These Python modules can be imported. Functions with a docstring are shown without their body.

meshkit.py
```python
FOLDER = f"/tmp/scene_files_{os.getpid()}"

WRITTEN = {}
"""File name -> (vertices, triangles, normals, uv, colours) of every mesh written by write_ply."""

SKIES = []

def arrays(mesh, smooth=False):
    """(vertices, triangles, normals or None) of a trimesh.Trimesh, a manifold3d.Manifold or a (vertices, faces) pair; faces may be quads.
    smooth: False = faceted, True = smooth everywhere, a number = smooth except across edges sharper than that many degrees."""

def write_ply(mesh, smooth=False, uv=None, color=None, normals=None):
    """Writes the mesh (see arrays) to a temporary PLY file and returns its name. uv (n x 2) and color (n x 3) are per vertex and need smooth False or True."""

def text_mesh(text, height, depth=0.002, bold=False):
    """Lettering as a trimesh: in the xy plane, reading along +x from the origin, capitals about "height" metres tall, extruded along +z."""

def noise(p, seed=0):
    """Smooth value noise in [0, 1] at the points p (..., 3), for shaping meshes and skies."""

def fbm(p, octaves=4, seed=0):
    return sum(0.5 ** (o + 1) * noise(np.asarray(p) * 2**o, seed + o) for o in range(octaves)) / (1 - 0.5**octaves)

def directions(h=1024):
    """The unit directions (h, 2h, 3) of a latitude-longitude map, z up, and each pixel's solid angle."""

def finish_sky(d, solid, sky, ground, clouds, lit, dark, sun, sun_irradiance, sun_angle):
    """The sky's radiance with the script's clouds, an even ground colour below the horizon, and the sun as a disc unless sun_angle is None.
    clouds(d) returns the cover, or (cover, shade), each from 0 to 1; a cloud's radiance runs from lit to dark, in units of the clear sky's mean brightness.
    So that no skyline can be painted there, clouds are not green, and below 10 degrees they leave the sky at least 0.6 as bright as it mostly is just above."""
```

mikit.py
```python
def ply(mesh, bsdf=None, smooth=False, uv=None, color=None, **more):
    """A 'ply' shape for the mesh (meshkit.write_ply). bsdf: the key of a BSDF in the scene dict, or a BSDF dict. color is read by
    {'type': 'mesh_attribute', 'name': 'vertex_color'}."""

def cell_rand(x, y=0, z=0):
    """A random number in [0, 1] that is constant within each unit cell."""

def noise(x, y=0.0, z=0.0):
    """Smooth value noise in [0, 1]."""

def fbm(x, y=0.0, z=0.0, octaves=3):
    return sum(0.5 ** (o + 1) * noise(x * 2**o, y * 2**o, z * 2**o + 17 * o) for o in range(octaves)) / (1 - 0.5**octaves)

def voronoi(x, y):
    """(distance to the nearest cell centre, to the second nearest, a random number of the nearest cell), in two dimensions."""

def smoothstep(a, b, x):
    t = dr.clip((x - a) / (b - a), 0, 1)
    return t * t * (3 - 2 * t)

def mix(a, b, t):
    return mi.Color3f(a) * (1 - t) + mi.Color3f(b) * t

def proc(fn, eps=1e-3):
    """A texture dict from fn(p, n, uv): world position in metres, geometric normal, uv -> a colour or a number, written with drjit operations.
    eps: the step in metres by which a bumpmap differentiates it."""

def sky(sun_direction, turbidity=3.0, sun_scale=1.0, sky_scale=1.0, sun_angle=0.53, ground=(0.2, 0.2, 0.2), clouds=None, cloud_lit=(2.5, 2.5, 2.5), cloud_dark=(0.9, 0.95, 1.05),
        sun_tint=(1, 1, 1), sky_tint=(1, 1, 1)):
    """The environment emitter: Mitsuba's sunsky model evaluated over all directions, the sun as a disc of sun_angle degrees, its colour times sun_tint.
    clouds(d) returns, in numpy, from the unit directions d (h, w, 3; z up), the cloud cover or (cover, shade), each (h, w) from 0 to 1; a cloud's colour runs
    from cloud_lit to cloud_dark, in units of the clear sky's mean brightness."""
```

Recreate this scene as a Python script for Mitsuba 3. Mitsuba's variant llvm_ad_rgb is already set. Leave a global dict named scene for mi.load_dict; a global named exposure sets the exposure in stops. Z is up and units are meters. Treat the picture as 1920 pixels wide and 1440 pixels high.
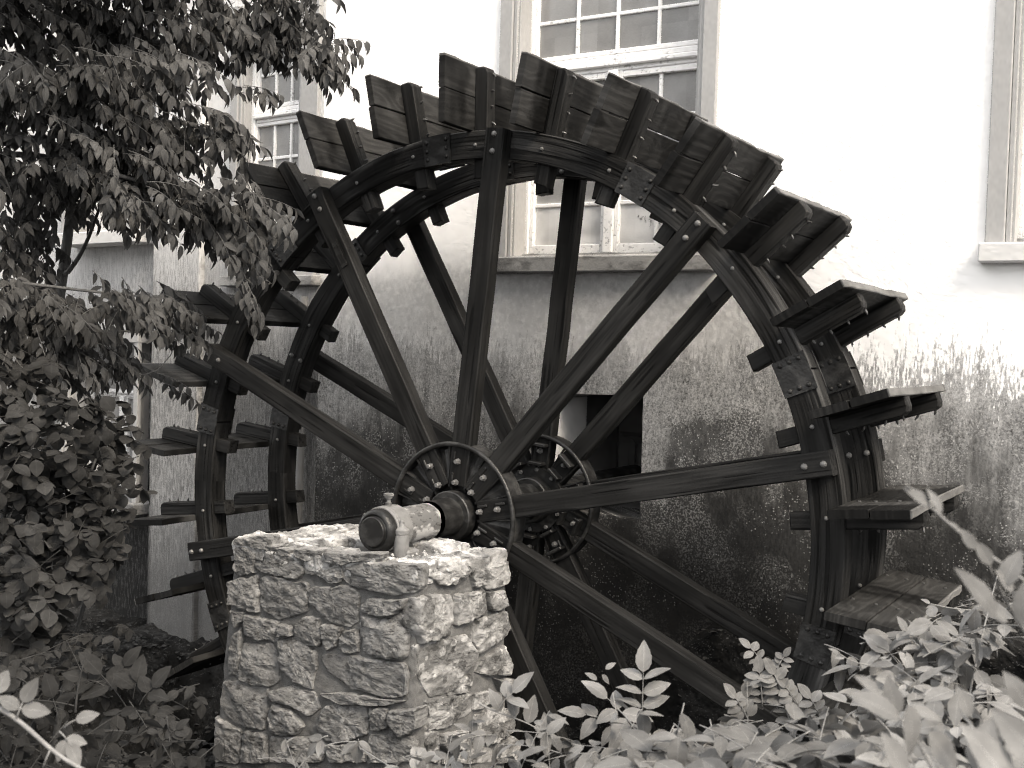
import math
import numpy as np, trimesh, drjit as dr, mitsuba as mi
import mikit, meshkit
from mikit import fbm, noise, smoothstep, cell_rand, voronoi
from shapely.geometry import Polygon, box as sbox

T4 = mi.ScalarTransform4f
scene, labels = {"type": "scene"}, {}
# ------------------------------------------------------------------ camera, sky, exposure
EYE = np.array([3.4715, -5.1522, 0.9525])
FWD = np.array([-0.52390, 0.85098, -0.03670]); FWD /= np.linalg.norm(FWD)
UPV = np.array([-0.044963, 0.015397, 0.998870])
scene["camera"] = {
    "type": "thinlens", "fov": 48.715, "fov_axis": "x", "near_clip": 0.05, "far_clip": 400.0,
    "aperture_radius": 0.0036, "focus_distance": 6.3,
    "to_world": T4().look_at(origin=EYE.tolist(), target=(EYE + FWD).tolist(), up=UPV.tolist()),
}
scene["sky"] = mikit.sky((0.76, -0.30, 0.80), turbidity=3, sun_scale=0.30, sun_angle=24, clouds=lambda d: 1.0,
                         cloud_lit=(2.5, 2.48, 2.45), sun_tint=(0.96, 1.03, 1.15), ground=(0.06, 0.058, 0.055))
exposure = 3.85

TINT = np.array([1.0, 0.988, 0.974])
def G(g): return [float(x) for x in g * TINT]
def C3(v): return mi.Color3f(v, v * 0.988, v * 0.974)

# ------------------------------------------------------------------ materials
def bsdf(key, col, rough=0.6, spec=0.4, bump=None, bscale=1.0, eps=1e-3, metallic=0.0):
    b = {"type": "principled", "base_color": mikit.proc(col) if callable(col) else {"type": "rgb", "value": G(col)},
         "roughness": mikit.proc(rough) if callable(rough) else rough, "specular": spec, "metallic": metallic}
    if bump is not None:
        b = {"type": "bumpmap", "arbitrary": mikit.proc(bump, eps=eps), "scale": bscale, "nested_bsdf": b} if False else {"type": "bumpmap", "tex": mikit.proc(bump, eps=eps), "scale": bscale, "bsdf": b}
    scene[key] = {"type": "twosided", "bsdf": b}
    return key

def polar(p):
    r = dr.sqrt(p.x * p.x + p.z * p.z)
    return r, dr.atan2(p.z, p.x)

def grain(a, b, c):
    """wood: a along the grain, b and c across (metres)"""
    g1 = fbm(a * 2.5, b * 45, c * 45, 3)
    g2 = noise(a * 6, b * 170, c * 170)
    blot = fbm(a * 3.1 + 7, b * 7, c * 7, 3)
    return g1, g2, blot

def wood_col(a, b, c, tone, lo, hi):
    g1, g2, blot = grain(a, b, c)
    v = lo + (hi - lo) * dr.clip(g1 * 0.9 + g2 * 0.45 - 0.25, 0, 1) * (0.45 + 1.0 * smoothstep(0.3, 0.7, blot)) * tone
    crack = smoothstep(0.70, 0.78, noise(a * 3.0 + 3, b * 95, c * 60))
    return C3(dr.maximum(v * (1 - 0.65 * crack), 0.004))

def wood_bump(a, b, c):
    crack = smoothstep(0.66, 0.80, noise(a * 3.0 + 3, b * 95, c * 60))
    return fbm(a * 2.5, b * 45, c * 45, 3) * 0.7 + noise(a * 6, b * 170, c * 170) * 0.35 - crack * 0.8

def rim_uv(p):
    r, t = polar(p); return t * 2.0, r, p.y
def rad_uv(p):
    r, t = polar(p); k = dr.floor((t - 0.2187) / 0.628319 + 0.5); d = t - 0.2187 - k * 0.628319
    return r * dr.cos(d) + k * 3.3, r * dr.sin(d), p.y
def arm_uv(p):
    r, t = polar(p); k = dr.floor((t - 0.1169) / 0.2094395 + 0.5); d = t - 0.1169 - k * 0.2094395
    return r * dr.cos(d) + k * 3.3, r * dr.sin(d), p.y
def rim_tone(p):
    r, t = polar(p); k = dr.floor((t + 0.18) / 0.62832); return 0.75 + 0.5 * cell_rand(k, dr.floor(p.y * 3), 5)
def rim_col(p, n, uv):
    r, t = polar(p)
    worn = fbm(t * 4, p.y * 9, r * 9, 3) + 0.24 * smoothstep(2.090, 2.096, r) * fbm(t * 20, p.y * 30, r * 2, 3)
    return wood_col(*rim_uv(p), rim_tone(p) * (0.55 + 1.5 * smoothstep(0.44, 0.74, worn)), 0.006, 0.036)
def spoke_col(p, n, uv):
    r, t = polar(p); return wood_col(*rad_uv(p), 0.9 + 0.4 * cell_rand(dr.floor(t * 1.5915), 2, 2), 0.006, 0.022)
def arm_col(p, n, uv): return wood_col(*arm_uv(p), 1.0, 0.006, 0.030)
def plank_col(p, n, uv):
    r, t = polar(p)
    k = dr.floor((t - 0.1169) / 0.2094395 + 0.5)
    y = p.y + k * 0.37
    warp = fbm(y * 3.0, r * 9, k * 3.1, 2)
    ring = smoothstep(0.25, 0.9, dr.abs(dr.sin((warp * 6 + r * 20) * 3.0)))
    wet_tone = fbm(y * 5 + k * 5, r * 2.2, k * 1.7, 3)
    g = fbm(y * 4, r * 60, k, 3); f = noise(y * 9, r * 230, k)
    v = 0.007 + 0.036 * smoothstep(0.38, 0.62, wet_tone) * (0.65 + 0.5 * cell_rand(k, dr.floor(r / 2.2815), 9))
    v = v * (0.72 + 0.40 * g + 0.22 * (f - 0.5)) * (1 - 0.30 * ring)
    knot = noise(y * 7, r * 9, k * 2.2)
    worn_edge = smoothstep(2.447, 2.456, r) * (0.4 + 0.9 * fbm(y * 14, p.x * 30, p.z * 30, 3))
    return C3(v * (1 - 0.6 * smoothstep(0.86, 0.93, knot)) + 0.10 * worn_edge)
bsdf("rim_wood", rim_col, 0.62, 0.10, lambda p, n, uv: wood_bump(*rim_uv(p)), 0.006, 6e-4)
bsdf("spoke_wood", spoke_col, 0.55, 0.10, lambda p, n, uv: wood_bump(*rad_uv(p)), 0.0025, 6e-4)
bsdf("arm_wood", arm_col, 0.55, 0.10, lambda p, n, uv: wood_bump(*arm_uv(p)), 0.003, 6e-4)
bsdf("plank_wood", plank_col, 0.55, 0.10, lambda p, n, uv: fbm(p.y * 4, polar(p)[0] * 60, 0.0, 3), 0.0022, 6e-4)
def iron_col(p, n, uv):
    a = fbm(p.x * 16, p.y * 16, p.z * 16, 4); b = noise(p.x * 160, p.y * 160, p.z * 160)
    return C3(0.009 + 0.022 * smoothstep(0.40, 0.75, a) * (0.6 + 0.6 * b))
bsdf("iron", iron_col, 0.42, 0.35, lambda p, n, uv: fbm(p.x * 60, p.y * 60, p.z * 60, 3), 0.0022, 1e-3)
bsdf("rivet_iron", lambda p, n, uv: C3(0.06 + 0.08 * fbm(p.x * 70, p.y * 70, p.z * 70, 2)), 0.38, 0.6)
bsdf("nail_iron", 0.05, 0.4, 0.6)
def rust_col(p, n, uv):
    a = fbm(p.x * 22, p.y * 16, p.z * 22, 4); b = fbm(p.x * 90, p.y * 70, p.z * 90, 2)
    return C3(0.10 + 0.23 * smoothstep(0.42, 0.62, a) * (0.5 + 0.7 * b) - 0.05 * smoothstep(0.56, 0.75, b))
bsdf("flaking_paint", rust_col, 0.6, 0.3, lambda p, n, uv: smoothstep(0.42, 0.62, fbm(p.x * 22, p.y * 16, p.z * 22, 4)) + fbm(p.x * 90, p.y * 90, p.z * 90, 2) * 0.6, 0.004, 1e-3)
bsdf("bearing_paint", lambda p, n, uv: C3(0.10 + 0.09 * fbm(p.x * 30, p.y * 30, p.z * 30, 4) - 0.07 * smoothstep(0.6, 0.7, fbm(p.x * 14, p.y * 14, p.z * 40, 3))), 0.5, 0.4,
     lambda p, n, uv: fbm(p.x * 80, p.y * 80, p.z * 80, 3), 0.002, 1e-3)

def stone_col(p, n, uv):
    a = fbm(p.x * 5, p.y * 5, p.z * 5, 4); b = fbm(p.x * 38, p.y * 38, p.z * 38, 4); s = noise(p.x * 230, p.y * 230, p.z * 230)
    pale = smoothstep(0.50, 0.68, fbm(p.x * 8 + 5, p.y * 8, p.z * 8, 4))
    v = 0.068 + 0.095 * a + 0.14 * (b - 0.4) + 0.06 * (s - 0.5) + 0.10 * pale * b
    return C3(dr.clip(v * (1 - 0.5 * smoothstep(0.60, 0.72, fbm(p.x * 27, p.y * 27, p.z * 27 + 3, 3))), 0.02, 0.45))
def stone_bump(p, n, uv):
    pit = smoothstep(0.62, 0.8, noise(p.x * 120, p.y * 120, p.z * 120))
    f = fbm(p.x * 26, p.y * 26, p.z * 26, 5)
    led = fbm(p.x * 14 + 3 * p.z, p.y * 14, p.z * 30, 3)
    return f * 0.8 + dr.abs(led - 0.5) * 1.1 - pit * 0.35
bsdf("stone", stone_col, 0.85, 0.2, stone_bump, 0.018, 1.2e-3)  # front stones, shade of that side painted in as a darker tone
def cap_col(p, n, uv):
    b = fbm(p.x * 34, p.y * 34, p.z * 34, 4); s = noise(p.x * 230, p.y * 230, p.z * 230)
    lich = smoothstep(0.40, 0.60, fbm(p.x * 10 + 2, p.y * 10, p.z * 10, 4)); dots = smoothstep(0.70, 0.76, noise(p.x * 42, p.y * 42, p.z * 30)) * smoothstep(0.5, 0.6, fbm(p.x * 7, p.y * 7, p.z * 7 + 9, 2))
    dark = smoothstep(0.58, 0.68, fbm(p.x * 24, p.y * 24, p.z * 24 + 3, 4))
    v = 0.16 + 0.19 * lich * (0.5 + b) + 0.20 * (b - 0.45) + 0.08 * (s - 0.5) + 0.2 * dots
    return C3(dr.clip(v * (1 - 0.55 * dark), 0.04, 0.62))
bsdf("lit_lichen_stone", lambda p, n, uv: cap_col(p, n, uv) * 0.68, 0.85, 0.2, stone_bump, 0.018, 1.2e-3)  # right face: real lichen plus side light painted into the tone
bsdf("cap_stone", cap_col, 0.85, 0.2, stone_bump, 0.018, 1.2e-3)  # top stones: lichen, with light from above painted in as a paler tone
bsdf("mortar", lambda p, n, uv: C3(0.055 + 0.09 * fbm(p.x * 24, p.y * 24, p.z * 24, 4) + 0.05 * (noise(p.x * 260, p.y * 260, p.z * 260) - 0.5)), 0.9, 0.2,
     lambda p, n, uv: fbm(p.x * 30, p.y * 30, p.z * 30, 5), 0.016, 1.2e-3)

def wall_dirt_shade(x, z):
    """stains and painted shade on the plaster: damp streaked foot, shade under the sill put into the colour, algae, pale lichen specks"""
    big = fbm(x * 1.1 + 3, z * 0.9, 0.0, 3)
    streak = fbm(x * 19, z * 1.6, 4.0, 3); fine = fbm(x * 120, z * 30, 2.0, 2)
    grit = 0.62 * noise(x * 128 + z * 57, z * 128 - x * 57, 1.0) + 0.38 * noise(x * 260 - z * 110, z * 250 + x * 110, 4.0)
    edge = z - 0.93 - 0.22 * (big - 0.5) - 0.26 * (streak - 0.5) - 0.42 * (fine - 0.5) - 0.20 * (grit - 0.5) + 0.05 * smoothstep(1.2, 2.4, x)
    damp = smoothstep(0.10, -0.10, edge)
    shade_zone = smoothstep(1.80, 1.28, z + 0.7 * (big - 0.5) + 0.34 * (fbm(x * 5, z * 4, 9.0, 4) - 0.5)) * smoothstep(1.75, 0.95, x + 0.9 * (fbm(x * 3, z * 3, 5.0, 3) - 0.5))  # wall below the sill greyed: shade painted into the plaster colour
    grey = dr.clip(shade_zone * (0.70 + 0.5 * fbm(x * 40, z * 30, 3.0, 3) + 0.30 * (grit - 0.5)), 0, 1)
    e2 = z - 0.42 - 0.80 * (fbm(x * 2.3 + 8, z * 1.6, 6.0, 4) - 0.5) - 0.35 * (streak - 0.5) - 0.2 * (grit - 0.5)
    algae = smoothstep(0.14, -0.30, e2)
    ex = (x - 1.02) / 0.42 + 0.5 * (streak - 0.5); ez = (z - 0.30) / 0.30 + 0.9 * (fbm(x * 6, z * 5, 21.0, 3) - 0.5)
    patch = smoothstep(1.15, 0.75, dr.sqrt(ex * ex + ez * ez) + 0.25 * (grit - 0.5)) * smoothstep(0.60, 0.66, x + 0.05 * (fbm(x * 20, z * 20, 2.0, 2) - 0.5))
    algae = dr.maximum(algae, patch * 0.85)
    band = smoothstep(0.45, 0.48, x) * smoothstep(0.655, 0.615, x + 0.05 * (fbm(x * 20, z * 20, 2.0, 2) - 0.5)) * smoothstep(-0.06, 0.02, z + 0.1 * (grit - 0.5)) * smoothstep(0.85, 0.70, z + 0.2 * (big - 0.5))
    algae = algae * (1 - 0.85 * band)
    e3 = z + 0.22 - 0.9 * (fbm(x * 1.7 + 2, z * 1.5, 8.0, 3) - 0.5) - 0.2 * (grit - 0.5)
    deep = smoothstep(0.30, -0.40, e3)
    vd, v2_, vr = voronoi(x * 70, z * 70)
    speck = smoothstep(0.05, 0.0, vd - 0.32 * smoothstep(0.70, 1.0, vr)) * smoothstep(0.40, 0.60, fbm(x * 5, z * 5, 7.0, 3))
    return damp, grey, algae, deep, speck, fine, grit, streak
def wall_col(p, n, uv):
    x, z = p.x + (p.y - 1.3) * 1.1, p.z
    damp, grey, algae, deep, speck, fine, grit, streak = wall_dirt_shade(x, z)
    v = 0.80 - 0.05 * fbm(x * 3, z * 3, 0.0, 3)
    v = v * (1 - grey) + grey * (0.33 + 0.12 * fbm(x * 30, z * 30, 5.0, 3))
    blot = fbm(x * 7, z * 4, 13.0, 3)
    mid = 0.168 + 0.07 * smoothstep(0.35, 0.65, fine) + 0.34 * (grit - 0.5) + 0.16 * (blot - 0.5) + 0.14 * (fbm(x * 70, z * 50, 17.0, 2) - 0.5)
    v = v * (1 - damp * 0.9) + mid * damp * 0.9
    salt = smoothstep(0.42, 0.80, grit) * smoothstep(0.34, 0.60, fbm(x * 6, z * 5, 15.0, 4))
    v = v * (1 - algae) + (0.024 + 0.19 * salt + 0.03 * fine) * algae
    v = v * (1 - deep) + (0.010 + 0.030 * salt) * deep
    v = v + speck * (0.13 * algae + 0.12 * damp) * (1 - 0.7 * deep)
    return C3(dr.clip(v, 0.008, 0.82))
def wall_bump(p, n, uv):
    x, z = p.x + p.y, p.z
    return fbm(x * 34, z * 34, 0.0, 4) + 0.5 * fbm(x * 100, z * 100, 2.0, 2)
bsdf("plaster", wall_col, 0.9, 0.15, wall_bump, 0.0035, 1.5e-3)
def side_col(p, n, uv):
    x, z = p.x, p.z
    fine = 0.5 + (fbm(x * 150, z * 20, 2.0, 3) - 0.5) * (0.35 + 0.65 * smoothstep(-3.50, -3.60, x)); grit = noise(x * 190, z * 170, 1.0); big = fbm(x * 1.5, z * 1.2, 0.0, 3)
    v = 0.58 - 0.10 * fbm(x * 4, z * 2, 1.0, 3)
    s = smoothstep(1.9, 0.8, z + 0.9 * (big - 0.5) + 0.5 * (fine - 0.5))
    v = v * (1 - s) + s * (0.07 + 0.06 * smoothstep(-3.50, -3.60, x) + 0.11 * smoothstep(0.36, 0.62, fine) + 0.08 * (grit - 0.5) + 0.06 * smoothstep(0.75, 0.85, noise(x * 82 + z * 30, z * 82 - x * 30, 3.0)))  # lower wall darkened, tree shade put into its colour
    wet_tone = smoothstep(-3.55, -3.45, x + 0.10 * (fine - 0.5)) * smoothstep(1.1, 0.5, z + 0.5 * (big - 0.5))  # mask: darker again right of the pilaster
    v = v * (1 - 0.35 * wet_tone)
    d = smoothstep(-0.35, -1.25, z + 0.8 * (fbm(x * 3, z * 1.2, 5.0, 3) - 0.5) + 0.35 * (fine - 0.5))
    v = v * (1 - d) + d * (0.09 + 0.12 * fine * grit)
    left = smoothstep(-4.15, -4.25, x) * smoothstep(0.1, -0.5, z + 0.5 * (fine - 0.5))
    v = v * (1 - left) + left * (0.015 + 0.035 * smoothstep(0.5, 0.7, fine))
    return C3(dr.clip(v, 0.012, 0.75))
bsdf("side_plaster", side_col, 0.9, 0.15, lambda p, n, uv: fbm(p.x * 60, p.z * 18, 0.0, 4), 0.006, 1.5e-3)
bsdf("grey_trim", lambda p, n, uv: C3(0.28 + 0.06 * fbm(p.x * 6, p.y * 6, p.z * 3, 3) - 0.04 * noise(p.x * 90, p.y * 90, p.z * 40)), 0.7, 0.3,
     lambda p, n, uv: fbm(p.x * 40, p.y * 40, p.z * 30, 3), 0.002, 1e-3)
def sill_col(p, n, uv):
    b = fbm(p.x * 7, p.y * 7, p.z * 9, 4)
    return C3(0.24 - 0.12 * smoothstep(0.42, 0.66, b) - 0.08 * (noise(p.x * 120, p.y * 120, p.z * 120) - 0.5))
bsdf("sill_stone", sill_col, 0.85, 0.2, lambda p, n, uv: fbm(p.x * 50, p.y * 50, p.z * 50, 4), 0.004, 1e-3)
bsdf("clean_sill", lambda p, n, uv: C3(0.46 + 0.08 * fbm(p.x * 12, p.y * 12, p.z * 12, 3)), 0.8, 0.2, lambda p, n, uv: fbm(p.x * 50, p.y * 50, p.z * 50, 3), 0.003, 1e-3)
def frame_col(p, n, uv):
    q = fbm(p.x * 60, p.y * 60, p.z * 60, 3); where = smoothstep(0.52, 0.70, fbm(p.x * 6, p.y * 6, p.z * 6, 3))
    low = smoothstep(1.9, 1.6, p.z + 0.4 * (fbm(p.x * 4, p.y * 4, p.z * 4, 2) - 0.5))
    peel = smoothstep(0.60, 0.66, q) * dr.clip(where + 0.7 * low, 0, 1)
    return C3(0.74 - 0.34 * peel - 0.12 * low - 0.08 * noise(p.x * 70, p.y * 70, p.z * 20))
bsdf("window_paint", frame_col, 0.5, 0.4, lambda p, n, uv: -smoothstep(0.55, 0.62, fbm(p.x * 60, p.y * 60, p.z * 60, 3)), 0.0008, 1e-3)
def pane_col(p, n, uv):
    m = fbm(p.x * 5, p.y * 5, p.z * 3, 4); g = noise(p.x * 130, p.y * 130, p.z * 130)
    c = cell_rand(dr.floor(p.x / 0.32 + 0.13), dr.floor(p.z / 0.276 + 0.13), 3)
    lowp = smoothstep(1.95, 1.85, p.z) * smoothstep(-2.0, -1.5, p.x)
    return C3(0.145 + 0.13 * m + 0.05 * (c - 0.5) + 0.03 * (g - 0.5) + lowp * (0.17 + 0.14 * smoothstep(0.4, 0.6, fbm(p.x * 3 + 2, p.z * 5, 0.0, 3))))
bsdf("dusty_glass", pane_col, 0.10, 0.5)
bsdf("scribble_ink", 0.12, 0.7, 0.2)
bsdf("pipe_paint", lambda p, n, uv: C3(0.09 + 0.12 * fbm(p.x * 20, p.y * 20, p.z * 5, 3)), 0.5, 0.4)
bsdf("niche_plaster", lambda p, n, uv: C3(0.07 + 0.06 * fbm(p.x * 9, p.y * 9, p.z * 9, 3)), 0.9, 0.2, lambda p, n, uv: fbm(p.x * 40, p.y * 40, p.z * 40, 4), 0.004)
bsdf("reveal_plaster", lambda p, n, uv: C3(0.42 + 0.10 * fbm(p.x * 9, p.y * 9, p.z * 9, 3)), 0.9, 0.2)
def soil_col(p, n, uv):
    a = fbm(p.x * 9, p.y * 9, p.z * 9, 4); s = noise(p.x * 130, p.y * 130, p.z * 130)
    return C3(0.005 + 0.009 * a + 0.020 * smoothstep(0.45, 0.65, fbm(p.x * 4, p.y * 4, p.z * 4 + 5, 4)) * noise(p.x * 60, p.y * 60, p.z * 60) + 0.05 * smoothstep(0.70, 0.85, s) * smoothstep(0.4, 0.6, a))
bsdf("soil", soil_col, 0.9, 0.06, lambda p, n, uv: fbm(p.x * 16, p.y * 16, p.z * 16, 5), 0.04, 2e-3)
bsdf("bark", lambda p, n, uv: C3(0.06 + 0.09 * fbm(p.x * 50, p.y * 50, p.z * 12, 3)), 0.8, 0.2)
bsdf("pale_stem", lambda p, n, uv: C3(0.11 + 0.09 * fbm(p.x * 60, p.y * 60, p.z * 60, 2)), 0.6, 0.3)
bsdf("dark_stem", lambda p, n, uv: C3(0.02 + 0.025 * fbm(p.x * 60, p.y * 60, p.z * 60, 2)), 0.7, 0.2)

def leaf_bsdf(key, base, trans, rough):
    def col(p, n, uv):
        v = dr.abs(uv.y - 0.5) * 2
        rib = smoothstep(0.07, 0.0, v)
        side = smoothstep(0.10, 0.0, dr.abs(dr.sin((uv.x * 9.0 - v * 1.6) * 3.14159))) * smoothstep(0.02, 0.2, v)
        t = 0.45 + 1.0 * fbm(p.x * 17, p.y * 17, p.z * 17, 2) + 0.16 * (noise(p.x * 90, p.y * 90, p.z * 90) - 0.5)
        big = 0.45 + 1.1 * noise(p.x * 3.1, p.y * 3.1, p.z * 3.1)
        return C3(base * t * big * (1 + 0.45 * rib + 0.22 * side))
    scene[key] = {"type": "principledthin", "base_color": mikit.proc(col), "roughness": rough, "diff_trans": trans, "eta": 1.45}
leaf_bsdf("tree_leaf", 0.076, 0.45, 0.25)
leaf_bsdf("hazel_leaf", 0.039, 0.5, 0.55)
leaf_bsdf("bramble_leaf", 0.027, 0.5, 0.5)
leaf_bsdf("bright_leaf", 0.155, 0.35, 0.42)
leaf_bsdf("litter_leaf", 0.042, 0.3, 0.6)

# ------------------------------------------------------------------ helpers
COUNT = {}
def numbered(name):
    k = COUNT.get(name, 0); COUNT[name] = k + 1
    return name if k == 0 else f"{name}_{k:03d}"
def thing(name, label, cat, group=None):
    key = numbered(name)
    labels[key] = {"label": label, "category": cat}
    if group: labels[key]["group"] = group
    return key
def obj(name, mesh, mat, parent=None, smooth=False, label=None, stuff=False, kind=None):
    key = numbered(f"{parent}__{name}" if parent else name)
    scene[key] = mikit.ply(mesh, mat, smooth=smooth)
    if label: labels.setdefault(key, {})["label"] = label
    if stuff: labels.setdefault(key, {})["kind"] = "stuff"
    if kind: labels.setdefault(key, {})["kind"] = kind
    return key
def part_name(name, parent): return numbered(f"{parent}__{name}")
def cat(ms): return trimesh.util.concatenate(ms)
def hull(pts): return trimesh.convex.convex_hull(np.asarray(pts, float))
def cbox(lo, hi, b=0.004):
    lo, hi = np.asarray(lo, float), np.asarray(hi, float)
    b = min(b, 0.45 * (hi - lo).min()); P = []
    for c in np.ndindex(2, 2, 2):
        s = np.array(c); q = np.where(s, hi, lo); ins = np.where(s, -b, b)
        for k in range(3):
            v = q + ins; v[k] = q[k]; P.append(v)
    return hull(P)
def loft(rings, cap=True):
    rings = np.asarray(rings, float); n, m = rings.shape[:2]
    i, j = np.meshgrid(np.arange(n - 1), np.arange(m), indexing="ij")
    a, b, c, d = i * m + j, i * m + (j + 1) % m, (i + 1) * m + (j + 1) % m, (i + 1) * m + j
    F = [np.stack([a, b, c], -1).reshape(-1, 3), np.stack([a, c, d], -1).reshape(-1, 3)]
    V = rings.reshape(-1, 3)
    if cap:
        V = np.vstack([V, rings[0].mean(0), rings[-1].mean(0)]); k = np.arange(m)
        F += [np.stack([(k + 1) % m, k, np.full(m, n * m)], -1), np.stack([(n - 1) * m + k, (n - 1) * m + (k + 1) % m, np.full(m, n * m + 1)], -1)]
    me = trimesh.Trimesh(V, np.vstack(F), process=False)
    return me
def tube(pts, rad, sides=6):
    p = np.asarray(pts, float); t = np.gradient(p, axis=0); t /= np.linalg.norm(t, axis=1, keepdims=True) + 1e-12
    a = np.cross(t, [0.31, 0.22, 0.93]); a /= np.linalg.norm(a, axis=1, keepdims=True) + 1e-9; b = np.cross(t, a)
    ang = np.arange(sides) * 2 * np.pi / sides; r = np.broadcast_to(np.asarray(rad, float), (len(p),))
    return loft(p[:, None] + r[:, None, None] * (np.cos(ang)[None, :, None] * a[:, None] + np.sin(ang)[None, :, None] * b[:, None]))
def curve(pts, n=14):
    p = np.asarray(pts, float); 
    if len(p) < 3: return np.linspace(p[0], p[-1], n)
    from scipy.interpolate import CubicSpline
    s = np.r_[0, np.cumsum(np.linalg.norm(np.diff(p, axis=0), axis=1))]
    return CubicSpline(s, p)(np.linspace(0, s[-1], n))
def lathe_y(profile, n=40):
    """profile of (y, r) turned about the wheel axis"""
    a = np.linspace(0, 2 * np.pi, n, endpoint=False)
    return loft([[(r * math.cos(t), y, r * math.sin(t)) for t in a] for y, r in profile], cap=False)
def polar_pt(r, t, y, s=0.0):
    """wheel frame: radius, angle (rad), axial y, tangential offset"""
    return np.array([r * math.cos(t) - s * math.sin(t), y, r * math.sin(t) + s * math.cos(t)])
def in_wheel(mesh, t):
    """local x radial, y axial, z tangential -> world"""
    M = np.eye(4); c, s = math.cos(t), math.sin(t)
    M[:3, :3] = [[c, 0, -s], [0, 1, 0], [s, 0, c]]
    m = mesh.copy(); m.apply_transform(M); return m
def jag(mesh, amp, freq, seed, axis_scale=(1, 1, 1)):
    v = np.array(mesh.vertices); q = v * np.array(axis_scale) * freq
    off = np.stack([meshkit.fbm(q + 31.7 * k, 3, seed + k) for k in range(3)], -1) - 0.5
    m = mesh.copy(); m.vertices = v + amp * 2 * off; return m
def rivet(r, t, y, rad=0.012, side=-1, h=0.010):
    ang = np.linspace(0, 2 * np.pi, 9)[:-1]; rings = []
    for f, hh in ((1.0, 0.0), (0.92, 0.45), (0.65, 0.85), (0.25, 1.0)):
        rings.append([np.array([r + f * rad * math.cos(a), y + side * h * hh, f * rad * math.sin(a) * -side]) for a in ang])
    return in_wheel(loft(rings), t)
def hexbolt(r, t, y, rad=0.015, h=0.03, side=-1, s=0.0):
    ang = np.linspace(0, 2 * np.pi, 7)[:-1]; rings = []
    for f, hh in ((1.35, 0.0), (1.35, 0.16), (1.0, 0.17), (1.0, 0.85), (0.8, 1.0)):
        rings.append([np.array([r + f * rad * math.cos(a), y + side * h * hh, s + f * rad * math.sin(a) * -side]) for a in ang])
    return in_wheel(loft(rings), t)
rng = np.random.default_rng(11)
D = math.radians

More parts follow.
